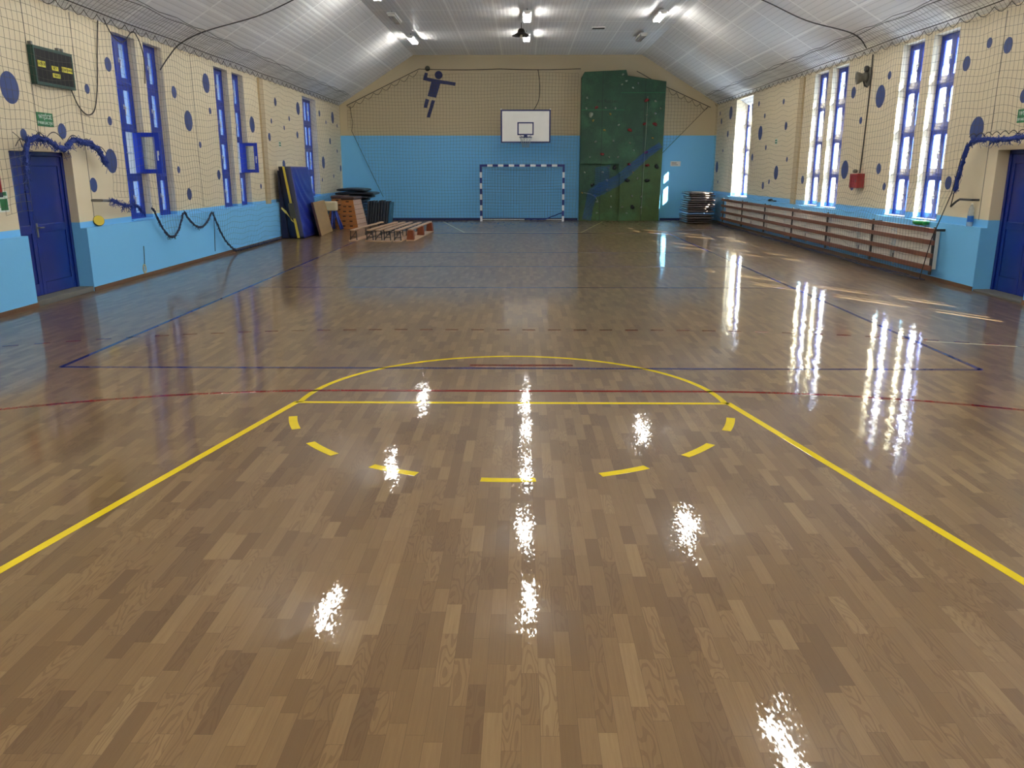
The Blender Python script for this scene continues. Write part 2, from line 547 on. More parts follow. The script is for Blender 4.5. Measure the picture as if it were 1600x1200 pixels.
def obj(name, mb, mats, parent=None, smooth=False, bevel=0.0, seg=2, subd=0):
    off = Vector(parent['_o']) if parent is not None and '_o' in parent else Vector((0, 0, 0))
    me = bpy.data.meshes.new(name)
    vs = [(v[0] - off.x, v[1] - off.y, v[2] - off.z) for v in mb.v] if off.length else mb.v
    me.from_pydata(vs, [], mb.f)
    if not isinstance(mats, (list, tuple)):
        mats = [mats]
    for m in mats:
        me.materials.append(m)
    if len(mats) > 1:
        me.polygons.foreach_set('material_index', mb.mi)
    if smooth:
        me.polygons.foreach_set('use_smooth', [True] * len(me.polygons))
    me.update()
    o = bpy.data.objects.new(name, me)
    C.objects.link(o)
    if parent is not None:
        o.parent = parent
        o['_o'] = tuple(off)
    if bevel:
        b = o.modifiers.new('bevel', 'BEVEL')
        b.width = bevel
        b.segments = seg
        b.limit_method = 'ANGLE'
    if subd:
        s = o.modifiers.new('subd', 'SUBSURF')
        s.levels = s.render_levels = subd
    return o

def tag(o, label=None, cat=None, group=None, kind=None):
    if label: o['label'] = label
    if cat: o['category'] = cat
    if group: o['group'] = group
    if kind: o['kind'] = kind
    return o

def thing(name, label, cat, loc, group=None):
    o = bpy.data.objects.new(name, None)
    C.objects.link(o)
    o.location = loc
    o.empty_display_size = 0.1
    o['_o'] = tuple(loc)
    return tag(o, label, cat, group)

def solo(name, mb, mats, label, cat, group=None, **kw):
    return tag(obj(name, mb, mats, **kw), label, cat, group)

def struct(name, mb, mats, label, cat, parent=None, **kw):
    o = obj(name, mb, mats, parent, **kw)
    if parent is None:
        tag(o, label, cat, None, 'structure')
    return o

def copy_tree(o, parent=None):
    c = o.copy()
    C.objects.link(c)
    if parent is not None:
        c.parent = parent
    for ch in list(o.children):
        copy_tree(ch, c)
    return c

def text_mesh(body, size, origin, right, up, nrm, depth=0.002):
    cu = bpy.data.curves.new('lettering', 'FONT')
    cu.body = body
    cu.size = size
    cu.align_x = 'CENTER'
    cu.align_y = 'CENTER'
    cu.extrude = depth
    to = bpy.data.objects.new('lettering', cu)
    C.objects.link(to)
    bpy.context.view_layer.update()
    dg = bpy.context.evaluated_depsgraph_get()
    me = bpy.data.meshes.new_from_object(to.evaluated_get(dg))
    mb = MB()
    R, U, Nn, O = Vector(right), Vector(up), Vector(nrm), Vector(origin)
    mb.v = [tuple(O + R * v.co.x + U * v.co.y + Nn * v.co.z) for v in me.vertices]
    for p in me.polygons:
        mb.face(p.vertices)
    bpy.data.objects.remove(to)
    bpy.data.meshes.remove(me)
    return mb

def cords(P, E, r, n=3):
    """thin cords along edges E between points P, as one builder"""
    P = np.asarray(P, float)
    E = np.asarray(E, int)
    A, B = P[E[:, 0]], P[E[:, 1]]
    d = B - A
    d /= np.maximum(np.linalg.norm(d, axis=1, keepdims=True), 1e-9)
    ref = np.where(np.abs(d[:, 2:3]) < 0.9, np.array([[0, 0, 1.0]]), np.array([[1.0, 0, 0]]))
    u = np.cross(d, ref)
    u /= np.maximum(np.linalg.norm(u, axis=1, keepdims=True), 1e-9)
    w = np.cross(d, u)
    rings = []
    for X in (A, B):
        for k in range(n):
            t = 2 * PI * k / n
            rings.append(X + (u * math.cos(t) + w * math.sin(t)) * r)
    V = np.stack(rings, 1).reshape(-1, 3)
    m = len(E)
    base = np.arange(m)[:, None] * (2 * n)
    F = []
    for k in range(n):
        q = (k + 1) % n
        F.append(np.concatenate([base + k, base + q, base + n + q, base + n + k], 1))
    F = np.concatenate(F, 0)
    mb = MB()
    mb.v = V.tolist()
    mb.f = F.tolist()
    mb.mi = [0] * len(mb.f)
    return mb

def net_sheet(cols, rows, fn, keep, r):
    """grid of cords: fn(i, j) gives a point, keep(point) says whether the net reaches there"""
    idx = {}
    P = []
    for i in range(cols):
        for j in range(rows):
            p = fn(i, j)
            if p is not None and keep(p):
                idx[(i, j)] = len(P)
                P.append(p)
    E = []
    for (i, j), a in idx.items():
        for q in ((i + 1, j), (i, j + 1)):
            if q in idx:
                E.append((a, idx[q]))
    return cords(P, E, r)

def interp(x, xs, ys):
    return float(np.interp(x, xs, ys))

def resample(pts, step):
    out = [Vector(pts[0])]
    for a, b in zip(pts, pts[1:]):
        a, b = Vector(a), Vector(b)
        n = max(1, int((b - a).length / step))
        for k in range(1, n + 1):
            out.append(a.lerp(b, k / n))
    return out

def bunch(pts, r, seed, strands=70, tuft=0.09):
    """gathered netting: a lumpy roll with stray loops of cord"""
    rr = random.Random(seed)
    ps = resample(pts, 0.045)
    mb = MB()
    for lane in range(5):
        q = [p + Vector((rr.uniform(-1, 1) * r * .45, rr.uniform(-1, 1) * r * .45, rr.uniform(-1, 1) * r * .55)) for p in ps]
        mb.tube(q, [r * rr.uniform(0.35, 0.62) for _ in q], 6)
    for _ in range(strands):
        p = rr.choice(ps)
        a = p + Vector((rr.uniform(-.5, .5) * r, rr.uniform(-1, 1) * r, rr.uniform(-1, 1) * r))
        b = a + Vector((rr.uniform(-.3, .3) * tuft, rr.uniform(-1, 1) * tuft, rr.uniform(-1.0, 0.7) * tuft))
        c = a + Vector((rr.uniform(-.3, .3) * tuft, rr.uniform(-1, 1) * tuft, rr.uniform(-1.2, 0.5) * tuft))
        mb.tube([a, b, c], 0.004, 3, False)
    return mb

# ------------------------------------------------------------------ hall dimensions
XL, XR = -6.93, 7.30            # faces of the upper side walls
WL, WR = -6.83, 7.20            # faces of the thicker blue lower walls
YB, YF = 32.5, -3.0             # end wall, wall behind the camera
ZL = 0.99                       # top of the lower walls
EL, ER = 4.22, 4.26             # eaves
BL, BR, ZC = -4.08, 4.38, 6.0   # where the slopes meet the flat ceiling
TH = 0.5
def depth(y, s):
    if s < 0: return TH
    return 0.31 if y < 25.5 else 0.85  # unseen outer wall depth, made deeper at the far window to block sun

# ------------------------------------------------------------------ floor and its lines
fl = MB().box(-7.5, 7.9, YF - .2, YB + .2, -0.1, 0)
floor = struct('floor', fl, M['floor'], 'glossy lacquered oak parquet floor of the sports hall', 'floor')

def ribbon(pts, w, closed=False):
    mb = MB()
    pts = [Vector((p[0], p[1], 0)) for p in pts]
    n = len(pts)
    L, R = [], []
    for i, p in enumerate(pts):
        if closed:
            d = pts[(i + 1) % n] - pts[i - 1]
        else:
            d = pts[min(i + 1, n - 1)] - pts[max(i - 1, 0)]
        d.normalize()
        s = Vector((-d.y, d.x, 0)) * w / 2
        L.append(p + s)
        R.append(p - s)
    z0, z1 = 0.0, 0.0012
    for i in range(n - 1 + (1 if closed else 0)):
        j = (i + 1) % n
        mb.hexa([(R[i].x, R[i].y, z0), (R[j].x, R[j].y, z0), (L[j].x, L[j].y, z0), (L[i].x, L[i].y, z0),
                 (R[i].x, R[i].y, z1), (R[j].x, R[j].y, z1), (L[j].x, L[j].y, z1), (L[i].x, L[i].y, z1)])
    return mb

def arc(cx, cy, r, a0, a1, n=40):
    return [(cx + r * math.cos(math.radians(a0 + (a1 - a0) * k / n)), cy + r * math.sin(math.radians(a0 + (a1 - a0) * k / n))) for k in range(n + 1)]

def line(name, pts, w, m, label=None):
    o = obj(name, ribbon(pts, w), M[m], floor)
    if label: o['label'] = label
    return o

KX, KY = -0.085, 6.57
line('key_side_line', [(KX - 3.04, .75), (KX - 1.79, KY + .02)], .055, 'yellow_line', 'yellow painted left side line of the near key')
line('key_side_line', [(KX + 3.04, .75), (KX + 1.79, KY + .02)], .055, 'yellow_line', 'yellow painted right side line of the near key')
line('free_throw_line', [(KX - 1.8, KY), (KX + 1.8, KY)], .05, 'yellow_line', 'yellow painted free throw line')
line('free_throw_arc', arc(KX, KY, 1.765, 0, 180, 60), .05, 'yellow_line', 'yellow painted half circle above the free throw line')
for a in (199, 222, 245, 270, 295, 318, 341):
    line('arc_dash', arc(KX, KY, 1.76, a - 5.6, a + 5.6, 8), .065, 'yellow_line', 'yellow painted dash')
for a, b in (((-4.53, 7.8), (4.44, 7.8)), ((-4.53, 7.8), (-4.53, 25.5)), ((4.44, 7.8), (4.44, 25.5)), ((-4.53, 25.5), (4.44, 25.5))):
    line('volleyball_line', [a, b], .05, 'blue_line', 'dark blue painted line')
for y in (13.5, 16.55, 19.45):
    line('volleyball_line', [(-4.53, y), (4.44, y)], .04, 'blue_line', 'dark blue painted cross line')
def goal_line(gy, s, r):
    P = []
    a = arc(1.55, gy, r, 0, 90, 30)
    b = arc(-1.55, gy, r, 90, 180, 30)
    P = [(x, gy + s * (y - gy)) for x, y in a + b]
    return P
line('goal_area_line', [p for p in goal_line(.95, 1, 6.0) if abs(p[0]) < 6.7], .05, 'red_line', 'red painted goal area line across the near floor')
P9 = resample([(x, y, 0) for x, y in goal_line(.95, 1, 8.85) if abs(x) < 6.5], .15)
for k in range(0, len(P9) - 1, 2):
    line('red_dash', [(P9[k].x, P9[k].y), (P9[k + 1].x, P9[k + 1].y)], .04, 'red_line')
line('seven_metre_line', [(-.52, 7.93), (.5, 7.93)], .05, 'red_line', 'short red painted line')
line('goal_area_line', [p for p in goal_line(31.58, -1, 6.0) if abs(p[0]) < 6.5], .05, 'red_line', 'red painted goal area line at the far end')
line('pale_line', [(4.56, 9.18), (6.9, 8.4)], .03, 'pale_line', 'thin pale painted line')
for s in (-1, 1):
    line('far_key_line', [(s * 3.0, 31.5), (s * 1.8, 25.8)], .05, 'pale_line', 'pale painted side line of the far key')
line('far_key_line', [(-1.8, 25.8), (1.8, 25.8)], .05, 'pale_line')

# ------------------------------------------------------------------ walls
def wall_with_holes(X, s, holes, ztop):
    mb = MB()
    ys = sorted({YF, YB, 25.5} | {h[0] for h in holes} | {h[1] for h in holes})
    zs = sorted({0.0, ztop} | {h[2] for h in holes} | {h[3] for h in holes})
    for face_ in (0, 1):
        for a, b in zip(ys, ys[1:]):
            xx = X + s * depth((a + b) / 2, s) * face_
            for c, d in zip(zs, zs[1:]):
                cy, cz = (a + b) / 2, (c + d) / 2
                if any(h[0] < cy < h[1] and h[2] < cz < h[3] for h in holes):
                    continue
                mb.quad((xx, a, c), (xx, b, c), (xx, b, d), (xx, a, d))
    for h in holes:
        y0, y1, z0, z1 = h[:4]
        x0, x1 = X, X + s * depth(y0, s)
        mb.quad((x0, y0, z0), (x1, y0, z0), (x1, y0, z1), (x0, y0, z1))
        mb.quad((x0, y1, z0), (x1, y1, z0), (x1, y1, z1), (x0, y1, z1))
        mb.quad((x0, y0, z1), (x1, y0, z1), (x1, y1, z1), (x0, y1, z1))
        mb.quad((x0, y0, z0), (x1, y0, z0), (x1, y1, z0), (x0, y1, z0))
    x0, x1 = X, X + s * TH
    mb.quad((x0, YF, ztop), (x1, YF, ztop), (x1, YB, ztop), (x0, YB, ztop))
    mb.quad((X, 25.5, 0), (x1, 25.5, 0), (x1, 25.5, ztop), (X, 25.5, ztop))
    return mb

WZ0, WZ1 = 1.0, 4.13
LWIN = [(14.76, 15.63), (15.95, 16.74), (19.48, 20.37), (20.68, 21.48), (27.1, 28.85)]
RWIN = [(8.0, 8.88), (9.2, 10.08), (14.88, 15.78), (16.12, 17.0), (19.72, 20.7), (20.98, 21.9), (27.6, 29.7)]
LDOOR = (11.42, 13.0, 0.0, 2.13)
RDOOR = (11.85, 13.22, 0.0, 2.17)
wl = wall_with_holes(XL, -1, [(a, b, WZ0, WZ1) for a, b in LWIN] + [LDOOR], EL + .1)
wr = wall_with_holes(XR, 1, [(a, b, WZ0, WZ1 + .06) for a, b in RWIN] + [RDOOR], ER + .1)
# the thicker lower walls belong to the same masonry
for mb, X, W, D in ((wl, XL, WL, LDOOR), (wr, XR, WR, RDOOR)):
    mb.box(X, W, YF, D[0], 0, ZL)
    mb.box(X, W, D[1], YB, 0, ZL)
wall_left = struct('wall_left', wl, M['wall_l'], 'long left side wall, cream above pale blue, with painted dots', 'wall')
wall_right = struct('wall_right', wr, M['wall_r'], 'long right side wall, cream above pale blue, with painted dots', 'wall')
slope = lambda x: interp(x, [XL - TH, XL, BL, BR, XR, XR + TH], [EL - .3, EL, ZC, ZC, ER, ER - .3])
wb = MB().prism([(XL - TH, 0), (XR + TH, 0), (XR + TH, ER), (XR, ER + .02), (BR, ZC + .02), (BL, ZC + .02), (XL, EL + .02), (XL - TH, EL)], 'y', YB, YB + .3)
wall_back = struct('wall_back', wb, M['wall_b'], 'far end wall, cream dimmed for low light above bright blue, behind goal and climbing wall', 'wall')
wf = MB().prism([(XL - TH, 0), (XR + TH, 0), (XR + TH, ER), (XR, ER + .02), (BR, ZC + .02), (BL, ZC + .02), (XL, EL + .02), (XL - TH, EL)], 'y', YF - .3, YF)
wall_front = struct('wall_front', wf, M['wall_f'], 'plain cream and blue end wall opposite the climbing wall', 'wall')

cm = MB()
cm.quad((BL, YF, ZC), (BR, YF, ZC), (BR, YB, ZC), (BL, YB, ZC))
cm.cur = 1
cm.quad((XL - TH, YF, EL - TH * .61), (BL, YF, ZC), (BL, YB, ZC), (XL - TH, YB, EL - TH * .61))
cm.cur = 2
cm.quad((BR, YF, ZC), (XR + TH, YF, ER - TH * .6), (XR + TH, YB, ER - TH * .6), (BR, YB, ZC))
cm.cur = 0
cm.quad((BL, YF, ZC + .15), (BR, YF, ZC + .15), (BR, YB, ZC + .15), (BL, YB, ZC + .15))
cm.cur = 1
cm.quad((XL - TH, YF, EL + .1), (BL, YF, ZC + .15), (BL, YB, ZC + .15), (XL - TH, YB, EL + .1))
cm.cur = 2
cm.quad((BR, YF, ZC + .15), (XR + TH, YF, ER + .1), (XR + TH, YB, ER + .1), (BR, YB, ZC + .15))
ceiling = struct('ceiling', cm, [M['ceil_flat'], M['ceil_l'], M['ceil_r']], 'white panelled ceiling, flat in the middle with sloping sides', 'ceiling')

bb = MB()
for a, b in ((YF, LDOOR[0]), (LDOOR[1], YB)):
    bb.box(WL, WL + .018, a, b, 0, .065)
struct('baseboard_left', bb, M['base_wood'], 'thin brown baseboard along the left wall', 'baseboard')
bb = MB()
for a, b in ((YF, RDOOR[0]), (RDOOR[1], YB)):
    bb.box(WR - .018, WR, a, b, 0, .065)
struct('baseboard_right', bb, M['base_wood'], 'thin brown baseboard along the right wall', 'baseboard')
struct('baseboard_back', MB().box(WL + .02, 2.12, YB - .02, YB, 0, .08).box(5.3, WR - .02, YB - .02, YB, 0, .08), M['navy'], 'dark blue painted skirting along the far wall', 'baseboard')

# painted dots
LD = [(11.66, 2.95, .209), (14.54, 3.58, .114), (13.74, 3.12, .074), (14.37, 2.67, .073), (11.83, 2.35, .077), (12.84, 2.44, .112), (14.26, 2.02, .198), (13.57, 1.64, .115), (17.17, 3.37, .117), (17.77, 2.86, .205), (17.02, 1.88, .069), (18.96, 3.71, .203), (19.05, 3.14, .069), (18.29, 2.4, .066), (19.26, 1.77, .106), (17.45, 1.39, .122), (21.95, 3.0, .198), (24.15, 3.72, .112), (23.65, 3.18, .068), (24.88, 3.06, .063), (25.47, 3.35, .073), (23.37, 2.75, .11), (22.3, 1.46, .066), (24.6, 2.01, .144), (26.55, 3.71, .191), (26.29, 2.92, .105), (29.3, 3.74, .106), (31.3, 3.72, .206), (30.2, 3.5, .066), (32.0, 3.47, .07), (30.7, 2.88, .112), (31.8, 2.56, .07), (29.5, 2.13, .206), (29.2, 1.55, .065), (31.0, 1.66, .069), (32.25, 1.94, .12), (10.2, 3.5, .12), (9.4, 2.6, .2)]
RD = [(26.91, 3.86, .077), (24.38, 3.73, .078), (22.83, 3.35, .212), (26.17, 3.46, .075), (32.1, 3.9, .071), (31.8, 3.61, .105), (30.45, 3.82, .22), (26.52, 2.98, .21), (24.0, 3.06, .112), (25.81, 2.53, .075), (30.7, 3.12, .112), (31.3, 2.56, .057), (32.1, 1.99, .203), (27.25, 2.27, .109), (23.67, 2.16, .069), (24.58, 1.8, .196), (25.21, 1.54, .073), (25.82, 1.42, .113), (31.8, 1.45, .059), (22.21, 1.63, .105), (19.3, 3.53, .123), (17.84, 3.33, .222), (17.5, 3.7, .08), (18.73, 2.91, .074), (19.37, 1.88, .204), (18.85, 1.56, .124), (17.54, 1.9, .108), (17.18, 1.55, .075), (14.53, 3.57, .117), (13.9, 3.8, .078), (13.36, 3.69, .117), (13.93, 2.5, .204), (12.75, 2.92, .099), (14.62, 1.66, .112), (12.1, 3.5, .2)]
for D, X, s, par in ((LD, XL, 1, wall_left), (RD, XR, -1, wall_right)):
    for y, z, r in D:
        poly = [(y + r * math.cos(2 * PI * k / 40), z + r * math.sin(2 * PI * k / 40)) for k in range(40)]
        obj('painted_dot', MB().prism(poly, 'x', X, X + s * .002), M['dot'], par)
# narrow joints between wall sheets, and a shallow pilaster on each side
for X, s, par, ysm in ((XL, 1, wall_left, (12.2, 13.46, 18.16)), (XR, -1, wall_right, (13.5,))):
    for y in ysm:
        obj('sheet_joint', MB().box(X, X + s * .004, y - .006, y + .006, 2.2 if y < 13 else 1.1, 4.2), M['grey'], par)
    obj('pilaster', MB().box(X, X + s * .05, 22.62, 22.95, ZL, 4.2), M['shaded_cream'], par)  # tan tone puts the shading of the pilaster into its colour

# throwing figure painted on the end wall
yy = YB - .003
fig = MB()
def painted(poly):
    fig.prism(poly, 'y', YB, yy)
circ = lambda cx, cz, r: [(cx + r * math.cos(2 * PI * k / 32), cz + r * math.sin(2 * PI * k / 32)) for k in range(32)]
painted([(-3.66, 5.39), (-3.55, 5.37), (-3.58, 5.22), (-3.41, 5.18), (-3.43, 5.06), (-3.74, 5.13)])
painted([(-3.42, 5.18), (-3.06, 5.12), (-2.52, 5.04), (-2.54, 4.92), (-3.09, 5.0), (-3.26, 4.5), (-3.58, 4.56), (-3.43, 5.06)])
painted([(-3.66, 4.47), (-3.52, 4.43), (-3.61, 4.14), (-3.74, 4.15)])
painted([(-3.43, 4.42), (-3.30, 4.40), (-3.51, 3.79), (-3.64, 3.8)])
painted(circ(-3.15, 5.30, .145))
o = obj('painted_thrower', fig, M['navy'], wall_back)
o['label'] = 'dark blue painted figure of a ball thrower'
fig = MB()
fig.prism(circ(-3.56, 5.53, .095), 'y', YB, yy)
o = obj('painted_ball', fig, M['greyball'], wall_back)
o['label'] = 'grey painted ball'

# ------------------------------------------------------------------ doors
def door(name, D, xd, s, split, label):
    """s points into the hall"""
    y0, y1, z0, z1 = D
    fr = MB()
    fr.box(xd - s * .075, xd - s * .045, y0, y1, 0, z1)  # unseen back panel added to stop sun leaking round the leaves
    fr.box(xd - s * .06, xd + s * .02, y0, y0 + .06, 0, z1).box(xd - s * .06, xd + s * .02, y1 - .06, y1, 0, z1).box(xd - s * .06, xd + s * .02, y0, y1, z1 - .06, z1)
    d = struct(name, fr, M['door'], label, 'door', bevel=.004)
    step = MB().box(xd - s * .06, (WL if s > 0 else WR) - s * .01, y0, y1, 0, .08 if s > 0 else .03)
    obj('threshold', step, M['threshold'], d, bevel=.006)
    zb = .085 if s > 0 else .032
    ym = y0 + (y1 - y0) * split
    for k, (a, b) in enumerate(((y0 + .06, ym), (ym, y1 - .06))):
        lf = MB()
        xa, xb = xd - s * .04, xd
        st = .085
        a += .004; b -= .004
        for p, q, r, t in ((a, a + st, zb, z1 - .065), (b - st, b, zb, z1 - .065)):
            lf.box(xa, xb, p, q, r, t)
        for r, t in ((zb, .26), (.98, 1.1), (z1 - .2, z1 - .065)):
            lf.box(xa, xb, a + st, b - st, r, t)
        lf.box(xa, xb - s * .014, a + st, b - st, .26, z1 - .2)
        leaf = obj('door_leaf', lf, M['door'], d, bevel=.004)
        if k == (1 if s > 0 else 0):
            h = MB()
            yh = a + .045 if s > 0 else b - .045
            h.box(xb, xb + s * .008, yh - .018, yh + .018, .92, 1.12)
            h.tube([(xb, yh, 1.06), (xb + s * .045, yh, 1.06), (xb + s * .05, yh + (.1 if s > 0 else -.1), 1.055)], .009, 8)
            obj('door_handle', h, M['steel'], leaf)
    return d
door('door_1', LDOOR, -7.08, 1, .39, 'blue double door in the left wall, below the green exit sign')
door('door_2', RDOOR, 7.5, -1, .5, 'blue door in the right wall beside the ledge with the bottle')

# ------------------------------------------------------------------ windows
def ring(mb, o, d, nrm, a0, a1, z0, z1, w, h, t0, t1):
    mb.lbox(o, d, nrm, a0, a0 + w, t0, t1, z0, z1)
    mb.lbox(o, d, nrm, a1 - w, a1, t0, t1, z0, z1)
    mb.lbox(o, d, nrm, a0 + w, a1 - w, t0, t1, z0, z0 + h)
    mb.lbox(o, d, nrm, a0 + w, a1 - w, t0, t1, z1 - h, z1)

def casement(par, o, d, nrm, w, z0, z1, handle_at, flip=1):
    mb = MB()
    ring(mb, o, d, nrm, 0, w, z0, z1, .085, .075, -.022, .022)
    c = obj('casement', mb, M['winblue'], par, bevel=.004, seg=1)
    p = MB().lbox(o, d, nrm, .08, w - .08, -.003, .003, z0 + .07, z1 - .07)
    obj('pane', p, M['glass'], c)
    if handle_at is not None:
        zc = (z0 + z1) / 2
        O = Vector(o) + Vector(d) * handle_at + Vector((0, 0, zc))
        n = Vector(nrm) * flip
        h = MB()
        h.tube([O + n * .02, O + n * .055], .012, 8)
        h.tube([O + n * .055 + Vector(d) * .02, O + n * .055 - Vector((0, 0, .02)), O + n * .05 - Vector((0, 0, .13))], .011, 8)
        h.lbox(O + n * .022, d, n, -.018, .018, 0, .006, -.04, .04)
        obj('window_handle', h, M['chrome'], c)
    return c

def window(num, y0, y1, z0, z1, xf, s, label, leaves=2, open_row=None):
    """s points into the hall; four rows of paired casements in a fixed frame"""
    nrm = (s, 0, 0)
    d = (0, 1, 0)
    o = (xf, y0, 0)
    W = y1 - y0
    fr = MB()
    ring(fr, o, d, nrm, 0, W, z0, z1, .035, .04, -.05, .03)
    rows = 4
    rh = (z1 - z0) / rows
    for k in range(1, rows):
        fr.lbox(o, d, nrm, .035, W - .035, -.05, .034, z0 + rh * k - .03, z0 + rh * k + .03)
    w = struct('window_%d' % num, fr, M['winblue'], label, 'window', bevel=.004, seg=1)
    sm = M['white'] if s < 0 else M['wall_l']
    obj('window_sill', MB().box(xf + s * .03, (XR if s < 0 else XL) + s * .03, y0 + .002, y1 - .002, z0, z0 + .018), sm, w)
    lw = (W - .07) / leaves
    for k in range(rows):
        za, zb = z0 + rh * k + (.04 if k == 0 else .03), z0 + rh * (k + 1) - (.04 if k == rows - 1 else .03)
        for q in range(leaves):
            oo = (xf, y0 + .035 + lw * q, 0)
            hp = .04 if q % 2 == 1 else None
            if open_row == k and q == leaves - 1:
                # swung into the hall on its hinges at the far jamb
                casement(w, (xf + .03 * s, y1 - .045, 0), (s * .995, .1, 0), (.1, -s * .995 * s, 0), lw, za, zb, lw - .04, 1)
                obj_h = None
                continue
            casement(w, oo, d, nrm, lw, za, zb, hp)
        if open_row == k:
            h = MB()
            yk = y0 + .035 + lw * (leaves - 1) - .03
            zc = (za + zb) / 2
            h.tube([(xf + s * .02, yk, zc), (xf + s * .07, yk, zc)], .012, 8)
            h.tube([(xf + s * .07, yk, zc), (xf + s * .07, yk + .06, zc)], .012, 8)
            obj('window_handle', h, M['chrome'], w)
    return w

LLAB = ['tall blue window left of its pair, beside the first left pier, one sash open', 'tall blue window behind the open sash in the left wall', 'narrow tall blue window with all sashes shut, second pair of left wall', 'narrow tall blue window with an open sash before the left pilaster', 'wide blue window behind the leaning blue crash mat']
LLAB[0] = 'tall blue window nearest the left door, with one sash standing open'
LLAB[1] = 'tall blue window partly hidden by the first open sash'
for i, (a, b) in enumerate(LWIN):
    window(i + 1, a, b, WZ0, WZ1, -7.15 if b - a > 1.5 else -7.09, 1, LLAB[i], 4 if b - a > 1.5 else 2, 1 if i in (0, 3) else None)
RLAB = ['sunlit tall blue window out of view before the right door, first', 'sunlit tall blue window out of view before the right door, second',
        'sunlit tall blue window nearest the right door', 'sunlit tall blue window above the green bowl, second from the right door',
        'sunlit tall blue window beside the grey wall horn', 'sunlit tall blue window beyond the red cabinet, nearer the far wall of its pair',
        'wide sunlit window at the far end above the brown mat stack']
for i, (a, b) in enumerate(RWIN):
    wide = b - a > 1.5
    window(i + 6, a, b, WZ0, WZ1 + .06, 7.72 if wide else 7.47, -1, RLAB[i], 4 if wide else 2)

# ------------------------------------------------------------------ safety nets
def left_floor_z(y):
    if y < 11.5: return 1.28
    if y < 13.72: return 2.36
    if 23.3 < y < 25.45: return 2.02
    if y < 15.25: return interp(y, [13.72, 14.85, 15.25], [1.42, 1.2, 1.2])
    for a, b, za, zb, dip in ((15.25, 16.6, 1.2, 1.1, .52), (16.6, 18.12, 1.1, 1.02, .34)):
        if y < b:
            t = (y - a) / (b - a)
            return za + (zb - za) * t - dip * 4 * t * (1 - t)
    return interp(y, [18.12, 18.3, 18.55, 18.8, 19.1, 19.45, 31], [1.02, .8, .52, .32, .15, .04, .03])
def right_floor_z(y):
    if y < 13.75: return 2.36
    return interp(y, [13.75, 13.95, 14.4, 14.6], [2.2, 1.4, .5, .03])

def side_net(X0, s, ystart, yend, xlow, floor_fn, name, label, seed):
    rr = random.Random(seed)
    ph = [rr.uniform(0, 6.28) for _ in range(60)]
    dy, dz = .118, .125
    ncol = int((yend - ystart) / dy)
    top = 4.27
    nrow = int(top / dz) + 5
    ang = math.atan(.61)
    def fn(i, j):
        y = ystart + i * dy
        k = j - 4
        if k < 0:                      # the part lying along the slope above the wall
            u = -k * dz
            return (X0 + s * (u * math.cos(ang) - .0), y, top + u * math.sin(ang) - .03 + .012 * math.sin(y * 5 + k))
        z = top - .1 - k * dz
        sag = .022 * math.sin(y * 2.1 + k * .35 + ph[k % 60] * .25) + .02 * math.sin(y * 5.3 + k * .2)
        sag -= .05 * max(0, math.sin(y * 1.15 + .4 * math.sin(k * .23))) ** 8
        z += sag
        x = X0 + s * (.02 * math.sin(y * 1.7 + k * .15))
        if z < 1.6:
            x = X0 + (xlow - X0) * min(1, (1.6 - z) / .6) + s * .008 * math.sin(y * 3 + k)
        return (x, y + .012 * math.sin(k * .8 + y), z)
    mb = net_sheet(ncol, nrow, fn, lambda p: p[2] > floor_fn(p[1]) and not (p[1] > yend - .9 + .25 * min(p[2], 3.6)), .0023)
    t = thing(name, label, 'net', (X0, ystart, 0))
    obj('net_mesh', mb, M['net'], t)
    rope = MB()
    rope.tube([(X0, ystart + .6 * q, top + .02 + .01 * math.sin(q)) for q in range(int((yend - ystart) / .6) + 1)], .009, 5)
    obj('support_rope', rope, M['cable'], t)
    lace = MB()
    y = ystart
    while y < yend - .5:
        w = rr.uniform(.36, .5)
        pts = [(X0, y + w * q / 6, top + .01 - (.03 + .1 * math.sin(PI * q / 6)) * 1.0) for q in range(7)]
        lace.tube(pts, .006, 4, False)
        y += w
    obj('lacing', lace, M['cable'], t)
    rp = MB()
    up = 4 * dz
    for off in (0, .05):
        rp.tube([(X0 + s * (up * math.cos(ang) + off), ystart + .4 * q, top + up * math.sin(ang) + off * .6 - .04 + .02 * math.sin(q * (1.3 + off * 9))) for q in range(int((yend - ystart) / .4))], .006, 4)
    obj('upper_rope', rp, M['cable'], t)
    return t

nl = side_net(-6.74, 1, 8.4, 31.9, -6.74, left_floor_z, 'safety_net', 'dark safety net hanging in front of the left wall', 3)
nr = side_net(7.08, -1, 8.4, 32.1, 6.9, right_floor_z, 'safety_net', 'dark safety net hanging in front of the right wall and radiators', 5)
hem = [(-6.74, float(y), left_floor_z(y)) for y in np.arange(15.2, 23.2, .09)]
obj('gathered_hem', bunch(hem, .026, 2, 260, .05), M['net_dark'], nl)
drop = [(-6.74, 18.22, 1.0), (-6.75, 18.2, .6), (-6.74, 18.1, .15)]
obj('hanging_tail', MB().tube(drop, .008, 5), M['net_dark'], nl)
hr = [(7.08, 13.74, 2.3), (7.07, 13.86, 2.03), (7.04, 13.95, 1.5), (6.93, 14.2, .75), (6.9, 14.39, .04)]
obj('edge_rope', MB().tube(hr, .008, 5), M['cable'], nr)
rr = random.Random(12)
pile = MB()
for lane in range(4):
    pts = [(6.92 + .07 * math.sin(y * 1.7 + lane) + rr.uniform(-.03, .03), y, .02 + rr.uniform(0, .02)) for y in np.arange(14.4, 30.0, .22)]
    pile.tube(pts, .007, 4)
obj('gathered_hem', pile, M['net_dark'], nr)

